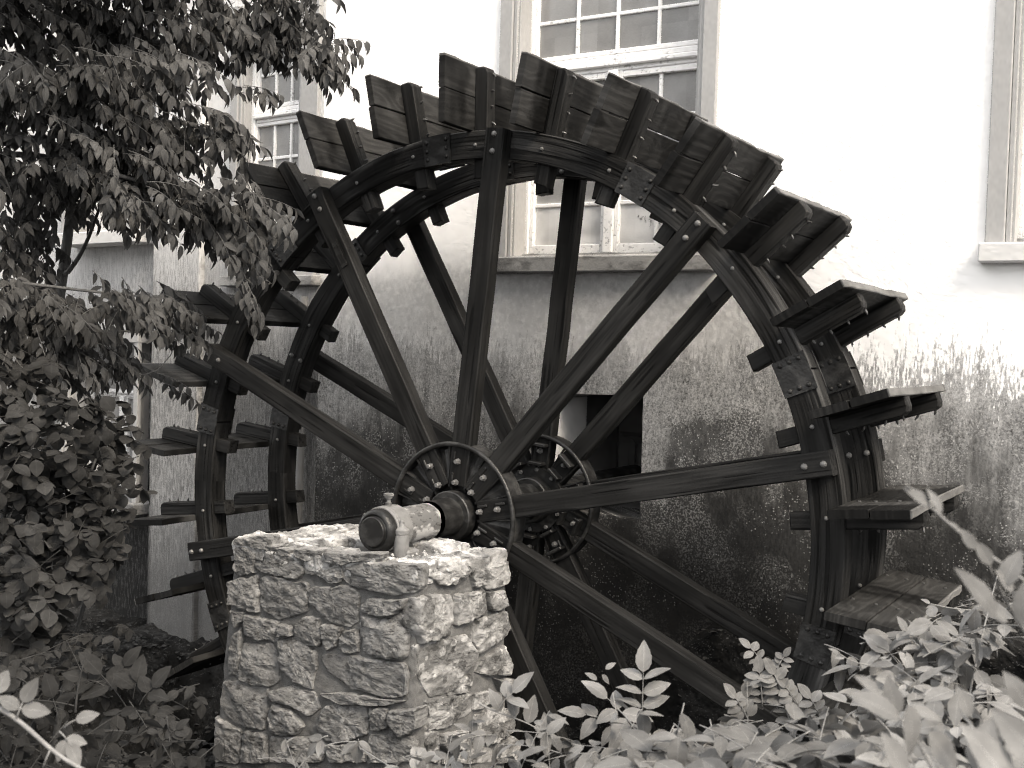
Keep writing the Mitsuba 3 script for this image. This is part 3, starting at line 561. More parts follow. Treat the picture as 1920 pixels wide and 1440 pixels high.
# ------------------------------------------------------------------ stone pillar
pil = thing("stone_pillar", "rubble stone pillar with pale lichen carrying the wheel bearing", "pillar")
STONES = [
    ('f', [(-0.63, -0.108), (-0.521, -0.104), (-0.492, -0.146), (-0.512, -0.211), (-0.501, -0.226), (-0.608, -0.251), (-0.638, -0.215)]),
    ('f', [(-0.492, -0.144), (-0.364, -0.131), (-0.213, -0.135), (-0.196, -0.157), (-0.205, -0.215), (-0.307, -0.22), (-0.417, -0.215), (-0.501, -0.201)]),
    ('f', [(-0.181, -0.135), (-0.086, -0.142), (0.047, -0.125), (0.069, -0.162), (0.039, -0.197), (-0.022, -0.206), (-0.085, -0.186), (-0.179, -0.187)]),
    ('f', [(0.062, -0.127), (0.137, -0.096), (0.273, -0.071), (0.5, -0.058), (0.513, -0.154), (0.481, -0.182), (0.355, -0.215), (0.239, -0.212), (0.11, -0.195), (0.069, -0.169)]),
    ('f', [(-0.625, -0.066), (-0.423, -0.03), (-0.405, -0.069), (-0.42, -0.1), (-0.533, -0.097), (-0.624, -0.095)]),
    ('f', [(-0.421, -0.075), (-0.344, -0.074), (-0.343, -0.109), (-0.42, -0.118)]),
    ('f', [(-0.338, -0.084), (-0.257, -0.08), (-0.267, -0.111), (-0.343, -0.112)]),
    ('f', [(-0.236, -0.071), (-0.078, -0.06), (-0.062, -0.085), (-0.149, -0.125), (-0.23, -0.106)]),
    ('f', [(-0.047, -0.066), (0.272, -0.034), (0.263, -0.06), (0.136, -0.09), (0.067, -0.113), (-0.035, -0.108)]),
    ('f', [(-0.665, -0.298), (-0.608, -0.269), (-0.483, -0.24), (-0.47, -0.309), (-0.472, -0.417), (-0.58, -0.408), (-0.656, -0.398)]),
    ('f', [(-0.461, -0.249), (-0.416, -0.231), (-0.21, -0.235), (-0.156, -0.24), (-0.163, -0.37), (-0.216, -0.386), (-0.333, -0.429), (-0.422, -0.418), (-0.462, -0.382)]),
    ('f', [(-0.15, -0.263), (-0.104, -0.241), (0.11, -0.211), (0.151, -0.229), (0.15, -0.362), (0.106, -0.396), (-0.026, -0.389), (-0.069, -0.364), (-0.133, -0.317)]),
    ('f', [(0.168, -0.289), (0.23, -0.241), (0.365, -0.236), (0.44, -0.214), (0.414, -0.267), (0.32, -0.316), (0.174, -0.315)]),
    ('f', [(0.169, -0.339), (0.321, -0.331), (0.424, -0.285), (0.454, -0.337), (0.444, -0.453), (0.426, -0.494), (0.287, -0.495), (0.189, -0.496)]),
    ('f', [(-0.649, -0.427), (-0.557, -0.426), (-0.567, -0.473), (-0.612, -0.514), (-0.63, -0.483)]),
    ('f', [(-0.551, -0.442), (-0.444, -0.442), (-0.344, -0.443), (-0.346, -0.542), (-0.44, -0.553), (-0.554, -0.538)]),
    ('f', [(-0.327, -0.457), (-0.246, -0.452), (-0.234, -0.495), (-0.331, -0.515)]),
    ('f', [(-0.23, -0.453), (-0.162, -0.39), (-0.078, -0.389), (-0.054, -0.481), (-0.074, -0.517), (-0.158, -0.523), (-0.233, -0.503)]),
    ('f', [(-0.062, -0.415), (0.066, -0.406), (0.034, -0.499), (-0.022, -0.532), (-0.053, -0.513)]),
    ('f', [(0.077, -0.416), (0.157, -0.411), (0.165, -0.508), (0.09, -0.521), (0.039, -0.506)]),
    ('f', [(-0.628, -0.559), (-0.572, -0.516), (-0.574, -0.643), (-0.599, -0.765), (-0.662, -0.768), (-0.665, -0.692)]),
    ('f', [(-0.564, -0.59), (-0.384, -0.565), (-0.338, -0.643), (-0.324, -0.731), (-0.389, -0.777), (-0.49, -0.779), (-0.587, -0.771)]),
    ('f', [(-0.341, -0.541), (-0.244, -0.509), (-0.158, -0.531), (-0.094, -0.544), (-0.102, -0.634), (-0.12, -0.734), (-0.227, -0.714), (-0.315, -0.672)]),
    ('f', [(-0.052, -0.557), (0.151, -0.53), (0.288, -0.522), (0.427, -0.517), (0.448, -0.582), (0.441, -0.655), (0.342, -0.686), (0.136, -0.686), (-0.008, -0.633), (-0.061, -0.595)]),
    ('f', [(-0.708, -0.811), (-0.592, -0.781), (-0.411, -0.789), (-0.396, -0.902), (-0.427, -0.992), (-0.621, -1.007), (-0.716, -0.949)]),
    ('f', [(-0.377, -0.793), (-0.237, -0.744), (-0.109, -0.752), (-0.065, -0.82), (-0.126, -0.866), (-0.234, -0.837), (-0.354, -0.828)]),
    ('f', [(-0.348, -0.856), (-0.233, -0.858), (-0.167, -0.922), (-0.208, -0.975), (-0.371, -1.005), (-0.385, -0.9)]),
    ('f', [(-0.056, -0.746), (0.136, -0.706), (0.294, -0.699), (0.437, -0.684), (0.353, -0.722), (0.058, -0.768)]),
    ('f', [(-0.039, -0.811), (0.058, -0.776), (0.218, -0.758), (0.231, -0.879), (0.104, -0.949), (-0.018, -0.963), (-0.072, -0.902)]),
    ('f', [(0.237, -0.757), (0.344, -0.736), (0.337, -0.826), (0.25, -0.859)]),
    ('f', [(0.358, -0.744), (0.513, -0.706), (0.516, -0.789), (0.424, -0.846), (0.355, -0.799)]),
    ('f', [(-0.75, -0.999), (-0.632, -1.022), (-0.562, -1.045), (-0.592, -1.196), (-0.755, -1.232)]),
    ('f', [(-0.551, -1.03), (-0.404, -1.016), (-0.4, -1.153), (-0.569, -1.191)]),
    ('f', [(-0.376, -1.019), (-0.081, -0.961), (-0.017, -1.003), (-0.057, -1.076), (-0.378, -1.148)]),
    ('f', [(0.003, -0.975), (0.204, -0.94), (0.226, -1.013), (0.005, -1.063)]),
    ('f', [(0.241, -0.877), (0.471, -0.844), (0.493, -0.954), (0.246, -1.009)]),
    ('r', [(-1.011, -0.08), (-0.693, -0.113), (-0.634, -0.151), (-0.759, -0.203), (-0.896, -0.172), (-1.003, -0.116)]),
    ('r', [(-0.643, -0.129), (-0.561, -0.162), (-0.527, -0.233), (-0.601, -0.237)]),
    ('r', [(-0.523, -0.164), (-0.363, -0.155), (-0.284, -0.159), (-0.278, -0.258), (-0.357, -0.27), (-0.48, -0.274), (-0.52, -0.235)]),
    ('r', [(-1.068, -0.211), (-0.986, -0.212), (-0.799, -0.237), (-0.768, -0.296), (-0.776, -0.406), (-0.803, -0.424), (-1.04, -0.417), (-1.075, -0.346)]),
    ('r', [(-0.764, -0.249), (-0.51, -0.267), (-0.474, -0.383), (-0.593, -0.394), (-0.749, -0.394), (-0.767, -0.312)]),
    ('r', [(-0.487, -0.283), (-0.34, -0.297), (-0.311, -0.378), (-0.459, -0.385)]),
    ('r', [(-0.6, -0.396), (-0.317, -0.409), (-0.264, -0.509), (-0.341, -0.551), (-0.539, -0.576), (-0.591, -0.509)]),
    ('r', [(-1.052, -0.426), (-0.884, -0.433), (-0.675, -0.464), (-0.589, -0.566), (-0.602, -0.604), (-0.695, -0.632), (-0.803, -0.7), (-0.938, -0.686), (-1.04, -0.566)]),
    ('r', [(-0.519, -0.608), (-0.292, -0.585), (-0.223, -0.708), (-0.237, -0.755), (-0.457, -0.703), (-0.561, -0.661)]),
    ('r', [(-0.393, -0.736), (-0.216, -0.779), (-0.204, -0.841), (-0.326, -0.828)]),
    ('r', [(-0.771, -0.65), (-0.596, -0.659), (-0.633, -0.742), (-0.802, -0.718)]),
    ('r', [(-0.97, -0.7), (-0.661, -0.741), (-0.573, -0.771), (-0.598, -0.851), (-0.795, -0.869), (-0.943, -0.844)]),
    ('r', [(-0.566, -0.765), (-0.358, -0.814), (-0.327, -0.862), (-0.566, -0.85)]),
    ('r', [(-0.549, -0.882), (-0.322, -0.886), (-0.189, -0.962), (-0.183, -1.056), (-0.422, -1.057), (-0.544, -0.98)]),
    ('r', [(-0.846, -0.89), (-0.594, -0.936), (-0.56, -1.025), (-0.789, -0.992), (-0.859, -0.938)]),
    ('r', [(-0.374, -1.082), (-0.198, -1.081), (-0.12, -1.148), (-0.174, -1.227), (-0.338, -1.177)]),
    ('r', [(-0.956, -0.857), (-0.869, -0.874), (-0.856, -1.02), (-0.963, -0.987)]),
    ('r', [(-0.816, -0.992), (-0.406, -1.08), (-0.37, -1.167), (-0.814, -1.04)])]
def densify(poly, n):
    q = np.vstack([poly, poly[:1]]); s = np.r_[0, np.cumsum(np.linalg.norm(np.diff(q, axis=0), axis=1))]
    t = np.linspace(0, s[-1], n, endpoint=False)
    return np.stack([np.interp(t, s, q[:, k]) for k in range(2)], -1)
def stone_mesh(poly, to3, seed, bulge, thick=0.075, n=96, rough=0.015, grow=1.06):
    """a rough block: outline poly (u, v) in metres, built proud of its face and with real depth behind it"""
    r_ = np.random.default_rng(seed)
    P = densify(np.asarray(poly, float), n); c = P.mean(0)
    P = (P + np.roll(P, 1, 0) + np.roll(P, -1, 0)) / 3
    P = c + (P - c) * grow
    e = meshkit.fbm(np.stack([P[:, 0] * 22, P[:, 1] * 22, 0 * P[:, 0] + seed], -1), 4, 3) - .5
    d = P - c; P = P + d / np.linalg.norm(d, axis=1, keepdims=True) * (0.030 * e)[:, None]
    size = math.sqrt(abs(0.5 * np.sum(P[:, 0] * np.roll(P[:, 1], -1) - P[:, 1] * np.roll(P[:, 0], -1))))
    fr = [0.02, .12, .22, .32, .42, .52, .62, .71, .79, .86, .92, .965, 1.0]
    tilt = r_.normal(0, 0.10, 2)
    rings = []
    planes = [(r_.normal(0, .30, 2), r_.uniform(0.0, .5) * bulge + 0.004) for _ in range(7)]
    for f in fr:
        q = c + (P - c) * f
        h = np.full(n, bulge)
        for g_, o_ in planes: h = np.minimum(h, bulge * .75 + .008 + o_ + (q - c) @ g_ * .42)
        h = h * (1 - max(0, (f - 0.86) / 0.14) ** 2.5) + (q - c) @ tilt * .6
        x3 = np.stack([q[:, 0] * 20, q[:, 1] * 20, 0 * q[:, 0] + seed * 1.7], -1)
        rid = np.abs(meshkit.fbm(x3, 4, seed % 7) - .5) * 2
        ter = meshkit.fbm(x3 * [.7, 1.6, 1], 3, 5); ter = np.floor(ter * 6) / 6 * .75 + ter * .25
        h = h + rough * (1.1 * (0.4 - rid) + 1.7 * (ter - .5)) * (1.0 if f < .95 else .5)
        rings.append(np.column_stack([q, np.maximum(h, -.004) + 0.006 - (0.016 if f == 1.0 else 0)]))
    rings.append(np.column_stack([c + (P - c) * .97, np.full(n, -0.03)])); rings.append(np.column_stack([c + (P - c) * .9, np.full(n, -thick)]))
    m = loft(np.array(rings), cap=True)
    v = np.array(m.vertices); m.vertices = to3(v)
    return m
def fix(m):
    if m.volume < 0: m.invert()
    return m
FRONT_Y, RIGHT_X = -1.066, 0.484
front3 = lambda v: np.stack([v[:, 0], FRONT_Y - v[:, 2], v[:, 1]], -1)
right3 = lambda v: np.stack([RIGHT_X + v[:, 2], v[:, 0], v[:, 1]], -1)
top3 = lambda v: np.stack([v[:, 0], v[:, 1], v[:, 2]], -1)
ks = 0
for face, poly in STONES:
    ks += 1; r_ = np.random.default_rng(ks)
    b = 0.006 + 0.020 * r_.random()
    obj("stone", fix(stone_mesh(poly, front3 if face == "f" else right3, ks, b)), "stone" if face == "f" else "lit_lichen_stone", pil, smooth=24)
# capping slabs
r_ = np.random.default_rng(21); xs = [-0.66, -0.43, -0.20, 0.05, 0.27, 0.50]; yrow = [(-1.09, -0.90), (-0.90, -0.70), (-0.70, -0.50), (-0.50, -0.285)]
for j, (ya, yb) in enumerate(yrow):
    for a, b in zip(xs[:-1], xs[1:]):
        ja, jb, off = r_.normal(0, .02), r_.normal(0, .02), r_.normal(0, .02)
        poly = [(a + .008 + ja * .3, ya + .006 + off * .3), (b - .008 + jb * .3, ya + .006), (b - .006, (ya + yb) / 2), (b - .010, yb - .006 + jb * .4), ((a + b) / 2, yb + ja * .3), (a + .01, yb - .006)]
        near = (abs((a + b) / 2 + .02) < 0.19 and -0.82 < (ya + yb) / 2 < -0.55)
        h = -0.150 if near else -0.096 + r_.normal(0, .008) - (0.03 if ya > -.6 and a > .2 else 0)
        m = stone_mesh(poly, top3, 200 + j * 9 + int(a * 20), 0.014, rough=0.017, grow=1.0); m.vertices = np.array(m.vertices) + [0, 0, h]
        obj("cap_stone", fix(m), "cap_stone", pil, smooth=24)
core = trimesh.creation.box((1, 1, 1))
for _ in range(5): core = core.subdivide()
v = np.array(core.vertices) + .5
tz = v[:, 2]; lo = np.stack([-0.82 + 0.175 * tz, -1.057 + 0 * tz, -1.75 + 0 * tz], -1); hi = np.stack([0.478 + 0 * tz, -0.22 - 0.08 * tz, -0.125 + 0 * tz], -1)
core.vertices = lo + (hi - lo) * v
nrm = np.array(core.vertex_normals); core.vertices = np.array(core.vertices) + nrm * (0.026 * (meshkit.fbm(np.array(core.vertices) * 11, 4, 2) - .5))[:, None]
obj("mortar", core, "mortar", pil, smooth=True)
# grit and gravel lying on the pillar
gr = []
for _ in range(260):
    x_, y_ = r_.uniform(-0.30, 0.32), r_.uniform(-0.98, -0.45)
    s = r_.uniform(.003, .009); m = trimesh.creation.icosphere(subdivisions=0, radius=s); m.vertices = np.array(m.vertices) * r_.uniform(.6, 1.3, 3) + [x_, y_, -0.118 + s * .5 + r_.uniform(0, .012)]
    gr.append(m)
g_ = obj("grit", cat(gr), "cap_stone", kind="stuff"); labels[g_].update(label="fine gravel strewn around the bearing on the pillar top", category="gravel")

# ------------------------------------------------------------------ leaves and plants
def leaf_mesh(width=0.5, belly=0.8, tip=1.0, fold=0.18, curl=0.25, n=8, serr=0.0, wave=0.0, seed=0):
    ts = np.linspace(0, 1, n + 1); r_ = np.random.default_rng(seed); V, UV, F = [], [], []
    for i, t in enumerate(ts):
        w = width / 2 * max(0.0, math.sin(math.pi * t ** belly)) ** (0.75) * (1 - 0.35 * t ** 3 * tip) * (1 + (serr if i % 2 else -serr))
        if i in (0, n): w = 0.0005
        z = -curl * t * t * 0.5 + wave * math.sin(t * 9 + seed) * 0.04
        x = t - 0.08 * curl * t * t
        for s in (-1, -0.5, 0, 0.5, 1):
            V.append((x + 0.03 * abs(s) * (serr > 0), s * w, z + fold * abs(s) * w - 0.10 * s * s * w + wave * r_.normal(0, .01))); UV.append((t, 0.5 + 0.5 * s))
    for i in range(n):
        for j in range(4):
            a = i * 5 + j; F += [(a, a + 5, a + 6), (a, a + 6, a + 1)]
    return trimesh.Trimesh(np.array(V), np.array(F), process=False), np.array(UV)
def unit(v): v = np.asarray(v, float); return v / (np.linalg.norm(v) + 1e-12)
def leaf_matrix(pos, axis_, up, size):
    a = unit(axis_); b = unit(np.cross(up, a)); n = np.cross(a, b)
    M = np.eye(4); M[:3, 0], M[:3, 1], M[:3, 2], M[:3, 3] = a * size, b * size, n * size, pos
    return M
SETS = {}
def leaf_set(key, mat, **kw):
    out = []
    for q in range(4):
        k2 = dict(kw); k2["curl"] = kw.get("curl", .25) * (0.4 + 0.5 * q); k2["fold"] = kw.get("fold", .18) * (1.5 - .3 * q); k2["seed"] = q
        m, uv = leaf_mesh(**k2); out.append((m, uv, mikit.ply(m, mat, smooth=True, uv=uv)))
    SETS[key] = out
leaf_set("tree", "tree_leaf", width=0.45, belly=0.78, tip=1.0, fold=.25, curl=.5, n=6, serr=0.03)
leaf_set("hazel", "hazel_leaf", width=0.86, belly=0.80, tip=.3, fold=.14, curl=.25, n=8, serr=0.03, wave=.3)
leaf_set("bramble", "bramble_leaf", width=0.60, belly=0.80, tip=.8, fold=.2, curl=.3, n=8, serr=0.03)
leaf_set("bright", "bright_leaf", width=0.52, belly=0.80, tip=.9, fold=.22, curl=.35, n=10, serr=0.035)
leaf_set("oval", "bright_leaf", width=0.62, belly=0.9, tip=.2, fold=.15, curl=.25, n=8)
leaf_set("cane", "bright_leaf", width=0.56, belly=0.80, tip=.8, fold=.22, curl=.3, n=10, serr=0.03)
class Plant:
    def __init__(s, name, label, cat_, stem_mat, group=None):
        s.key = thing(name, label, cat_, group); s.leaves, s.twigs, s.mat = [], [], stem_mat
    def leaf(s, kind, pos, ax, up, size): s.leaves.append((kind, int(rng.integers(4)), leaf_matrix(pos, ax, up, size), size))
    def branch(s, pts, r0, r1, name="branch", n=14, sides=7):
        c = curve(pts, n); obj(name, tube(c, np.linspace(r0, r1, n), sides), s.mat, s.key, smooth=True); return c
    def twig(s, pts, r0, r1, n=7): c = curve(pts, n); s.twigs.append(tube(c, np.linspace(r0, r1, n), 5)); return c
    def done(s, most=280):
        def near(l):
            q = l[2][:3, 3] - EYE; d = q @ FWD
            if d < 0.3 or np.linalg.norm(q - d * FWD) > 0.60 * d: return -1
            return l[3] / d
        order = sorted(range(len(s.leaves)), key=lambda i: -near(s.leaves[i])); solo, rest = order[:most], order[most:]
        solo, rest = [i for i in solo if near(s.leaves[i]) > 0], rest + [i for i in solo if near(s.leaves[i]) <= 0]
        for i in solo:
            kind, q, M, _ = s.leaves[i]; d = dict(SETS[kind][q][2]); d["to_world"] = T4(M.tolist()); scene[numbered(s.key + "__leaf")] = d
        if rest:
            V, F, U, o = [], [], [], 0
            for i in rest:
                kind, q, M, _ = s.leaves[i]; m, uv, d = SETS[kind][q]; v = np.array(m.vertices) @ M[:3, :3].T + M[:3, 3]
                V.append(v); F.append(np.array(m.faces) + o); U.append(uv); o += len(v)
            key = s.key + "__foliage"; bs = SETS[s.leaves[rest[0]][0]][0][2]["bsdf"]["id"]
            scene[key] = mikit.ply(trimesh.Trimesh(np.vstack(V), np.vstack(F), process=False), bs, smooth=True, uv=np.vstack(U)); labels[key] = {"kind": "stuff"}
        if s.twigs:
            key = obj("twigs", cat(s.twigs), s.mat, s.key, smooth=True, stuff=True)
RIGHT = unit(np.cross(FWD, UPV)); UPC = np.cross(RIGHT, FWD)
def spray(pl, kind, pos, d, length, nleaf, size, droop=0.5, hang=0.8, r=0.0020):
    """a drooping twig with two rows of leaves"""
    d = unit(d); n = 6; pts = [np.array(pos)]
    for i in range(n):
        dd = unit(d + np.array([0, 0, -droop * i / n])); pts.append(pts[-1] + dd * length / n)
    c = pl.twig(pts, r, r * .4, 8)
    for i in range(nleaf):
        f = (i + .6) / nleaf; q = f * (len(c) - 1); a = int(min(q, len(c) - 2)); p = c[a] + (c[a + 1] - c[a]) * (q - a); tan = unit(c[a + 1] - c[a])
        s = 1 if i % 2 else -1; lat = unit(np.cross(tan, [0, 0, 1.0])) * s
        ax = unit(tan * 0.55 + lat * 0.75 * (1 - .5 * hang) + np.array([0, 0, -hang]) + rng.normal(0, .22, 3))
        up = unit(np.array([0, 0, .8]) + lat * .25 + tan * 0.35 + rng.normal(0, .3, 3))
        pl.leaf(kind, p, ax, up, size * rng.uniform(.7, 1.2))
    pl.leaf(kind, c[-1], unit(c[-1] - c[-2] + np.array([0, 0, -hang * .6])), [0, 0, 1], size)
def cluster(pl, kind, c, rad, n, d0, size, length=.28, nleaf=9, droop=.6, hang=.8, spread=.8):
    """n sprays through an ellipsoid with half axes rad (camera right, up, depth)"""
    for _ in range(n):
        q = rng.normal(0, 1, 3); q = unit(q) * rng.random() ** (1 / 2.4)
        pos = np.array(c) + RIGHT * q[0] * rad[0] + UPC * q[1] * rad[1] + FWD * q[2] * rad[2]
        d = unit(np.array(d0) + spread * rng.normal(0, .6, 3) * [1, 1, .5])
        spray(pl, kind, pos - d * length * .5, d, length * rng.uniform(.7, 1.25), nleaf, size, droop, hang)

# --- tree on the left
tree = Plant("leafy_tree", "dark leafy tree with drooping branches reaching over the wheel from the left", "tree", "bark")
tr0 = np.array((-2.152, -2.096, -0.485))
tree.branch([tr0 + [0, 0, -1.0], tr0, (-2.194, -1.930, 1.240), (-2.156, -1.741, 2.344), (-1.974, -1.337, 3.680)], 0.11, 0.05, "trunk", 24, 12)
tree.branch([(-2.009, -1.155, 0.228), (-1.994, -1.107, 1.120), (-1.964, -1.068, 1.597), (-1.862, -1.095, 2.231), (-1.712, -1.089, 2.960)], 0.036, 0.016, "trunk", 24, 9)
for pts, r in (([(-2.183, -1.911, 1.509), (-1.625, -1.554, 1.825), (-1.240, -1.438, 1.741), (-0.920, -1.246, 1.646), (-0.672, -0.981, 1.509)], .022), ([(-2.154, -1.742, 2.290), (-1.529, -1.353, 2.394), (-1.073, -0.951, 2.480), (-0.619, -0.554, 2.496)], .024),
               ([(-2.070, -1.973, 1.183), (-1.574, -1.669, 1.174), (-1.280, -1.489, 1.145), (-0.998, -1.198, 1.121)], .015), ([(-1.991, -1.100, 1.239), (-1.801, -1.093, 1.414), (-1.653, -1.109, 1.639), (-1.495, -1.120, 1.857)], .014),
               ([(-2.111, -1.848, 1.942), (-1.498, -1.466, 2.071), (-1.015, -1.171, 2.008), (-0.741, -0.887, 1.957)], .018), ([(-1.569, -1.692, 0.566), (-1.445, -1.484, 0.890), (-1.245, -1.250, 0.735), (-1.100, -1.033, 0.962)], .008),
               ([(-1.846, -1.856, 0.715), (-1.494, -1.631, 0.886), (-1.182, -1.436, 0.950), (-1.020, -1.104, 0.907)], .012), ([(-1.974, -1.337, 3.680), (-1.367, -0.990, 3.050), (-0.726, -0.609, 2.733)], .025)):
    tree.branch(pts, r, r * .25)
for c, rad, n in [
    ((-1.675, -1.437, 2.526), (0.410, 0.219, 0.38), 26),
    ((-1.256, -1.179, 2.540), (0.410, 0.219, 0.38), 26),
    ((-1.034, -0.804, 2.609), (0.340, 0.156, 0.38), 18),
    ((-0.737, -0.617, 2.690), (0.170, 0.085, 0.38), 8),
    ((-0.617, -0.554, 2.454), (0.113, 0.099, 0.38), 5),
    ((-1.527, -1.598, 2.127), (0.343, 0.211, 0.38), 24),
    ((-1.190, -1.390, 2.139), (0.317, 0.211, 0.38), 22),
    ((-1.004, -1.152, 2.277), (0.188, 0.161, 0.38), 8),
    ((-0.909, -0.732, 2.500), (0.127, 0.099, 0.38), 6),
    ((-0.652, -0.577, 2.410), (0.071, 0.051, 0.38), 1),
    ((-1.509, -1.484, 1.802), (0.349, 0.188, 0.38), 24),
    ((-1.132, -1.367, 1.850), (0.291, 0.185, 0.38), 20),
    ((-0.920, -1.115, 1.944), (0.215, 0.121, 0.38), 10),
    ((-0.872, -0.964, 2.020), (0.096, 0.082, 0.38), 4),
    ((-0.940, -1.261, 1.580), (0.317, 0.132, 0.38), 17),
    ((-0.788, -1.051, 1.559), (0.215, 0.134, 0.38), 12),
    ((-0.711, -1.011, 1.373), (0.121, 0.121, 0.38), 6),
    ((-0.657, -0.964, 1.684), (0.094, 0.048, 0.38), 3),
    ((-1.742, -1.526, 1.429), (0.191, 0.246, 0.38), 11),
    ((-1.701, -1.372, 1.692), (0.223, 0.139, 0.38), 7),
    ((-1.502, -1.629, 1.071), (0.238, 0.158, 0.38), 13),
    ((-1.276, -1.490, 1.052), (0.238, 0.092, 0.38), 9),
    ((-1.031, -1.337, 1.114), (0.185, 0.092, 0.38), 8),
    ((-0.970, -1.186, 1.014), (0.094, 0.067, 0.38), 3),
    ((-1.423, -1.591, 0.823), (0.291, 0.119, 0.38), 13),
    ((-1.320, -1.291, 0.842), (0.191, 0.096, 0.38), 7),
    ((-1.758, -1.596, 2.761), (0.672, 0.161, 0.38), 20),
    ((-1.162, -0.989, 2.880), (0.696, 0.139, 0.38), 22)]:
    cluster(tree, "tree", c, rad, int(n * 3.1), (0.78, -0.05, -0.25), 0.076, .26, 11, .65, .52)
for p0, d in (((-0.994, -0.795, 2.248), (.9, .1, -.1)), ((-0.619, -0.554, 2.482), (.95, .1, .05)), ((-0.687, -0.600, 2.395), (.8, .1, -.1)), ((-0.621, -1.079, 1.234), (.5, -.1, -.5)), ((-0.580, -1.039, 1.579), (.8, -.1, -.3)), ((-1.576, -0.752, 0.657), (.95, .05, -.12)), ((-1.494, -0.923, 0.956), (.9, .05, -.02))):
    for _ in range(3): spray(tree, "tree", np.array(p0) + rng.normal(0, .03, 3), d, .26, 10, .072, .4, .7)
for c, rad, n in [
    ((-1.866, -2.274, 2.190), (0.736, 0.613, 0.9), 90),
    ((-1.648, -2.428, 0.963), (0.707, 0.613, 0.8), 80),
    ((-1.145, -1.665, 3.318), (1.050, 0.575, 1.0), 120),
    ((-0.758, -3.035, 1.428), (0.566, 0.755, 0.8), 70),
    ((-1.117, -0.799, 3.908), (0.736, 0.566, 0.8), 50),
    ((-0.615, -2.646, 2.951), (0.594, 0.495, 0.8), 60)]:
    cluster(tree, "tree", c, rad, n, (0.6, -0.2, -0.2), 0.11, .34, 10, .6, .6)
tree.done(300)

# --- hazel shrub
hz = Plant("hazel_shrub", "hazel shrub with broad round leaves at the left edge in front of the wall", "shrub", "dark_stem")
for a, b in (((-0.836, -2.366, -1.015), (-0.861, -2.076, 0.618)), ((-0.768, -2.214, -1.187), (-0.698, -1.868, 0.384)), ((-0.723, -2.066, -1.135), (-0.816, -1.594, 0.254))):
    a, b = np.array(a), np.array(b); hz.branch([a, a * .5 + b * .5 + [-.06, 0, .1], b], .018, .006, "stem")
for c, rad, n in [
    ((-0.840, -2.064, 0.595), (0.254, 0.104, 0.3), 13),
    ((-0.801, -2.166, 0.397), (0.181, 0.136, 0.3), 11),
    ((-0.824, -1.950, 0.285), (0.259, 0.141, 0.3), 15),
    ((-0.825, -1.720, 0.191), (0.135, 0.147, 0.3), 9),
    ((-0.991, -1.577, 0.416), (0.115, 0.153, 0.3), 8),
    ((-0.749, -2.147, 0.104), (0.226, 0.136, 0.3), 13),
    ((-0.742, -1.911, 0.028), (0.200, 0.106, 0.3), 11),
    ((-0.632, -2.201, -0.099), (0.199, 0.122, 0.3), 10),
    ((-0.707, -1.894, -0.088), (0.118, 0.071, 0.3), 5),
    ((-0.719, -2.262, -0.257), (0.155, 0.111, 0.3), 6),
    ((-1.174, -1.911, 0.742), (0.147, 0.123, 0.3), 6),
    ((-0.729, -2.153, -0.325), (0.136, 0.091, 0.3), 4),
    ((-1.161, -1.443, 0.502), (0.158, 0.106, 0.3), 5)]:
    cluster(hz, "hazel", c, rad, int(n * 2.2), (0.5, -0.35, 0.0), 0.072, .26, 6, .35, .22, 1.0)
hz.done(280)

# --- brambles bottom left
def compound(pl, kind, base, tip, n_pairs, size, up, spread=1.0, terminal=1.25, fall=0.1):
    base, tip = np.array(base, float), np.array(tip, float); ax = unit(tip - base); lat = unit(np.cross(up, ax))
    c = pl.twig([base, (base + tip) / 2 + np.array(up) * .01, tip], .0022, .0012)
    for i in range(n_pairs):
        p = base + (tip - base) * ((i + .9) / (n_pairs + .35))
        for s in (-1, 1):
            pl.leaf(kind, p, ax * .55 + lat * s * spread + np.array([0, 0, -fall]) + rng.normal(0, .08, 3), np.array(up) + rng.normal(0, .18, 3), size * rng.uniform(.85, 1.1))
    pl.leaf(kind, tip, ax + np.array([0, 0, -fall]), up, size * terminal)
br = Plant("bramble", "dark bramble with three and five part leaves left of the pillar foot", "bramble", "dark_stem")
for px in [((0.272, -2.479, -0.385), (0.187, -2.527, -0.265), 0.1, 1), ((0.205, -2.518, -0.312), (0.147, -2.552, -0.285), 0.085, 1), ((0.344, -2.551, -0.352), (0.314, -2.571, -0.380), 0.1, 1), ((0.386, -2.525, -0.335), (0.419, -2.501, -0.275), 0.085, 1), ((0.415, -2.507, -0.349), (0.435, -2.496, -0.376), 0.08, 1), ((0.162, -2.426, -0.288), (0.172, -2.418, -0.264), 0.08, 1), ((0.326, -2.502, -0.330), (0.332, -2.496, -0.274), 0.085, 1), ((0.236, -2.736, -0.361), (0.217, -2.744, -0.290), 0.08, 1), ((-0.020, -2.656, -0.320), (-0.070, -2.685, -0.284), 0.08, 1), ((0.712, -2.676, -0.332), (0.725, -2.667, -0.311), 0.045, 2), ((0.684, -2.695, -0.367), (0.697, -2.685, -0.341), 0.05, 1)]:
    b, t, s, k = px; toc = unit(EYE - np.array(t)); compound(br, "bramble", b, t, k, s, unit(toc * .7 + [0, 0, .8]), 1.0, 1.15)
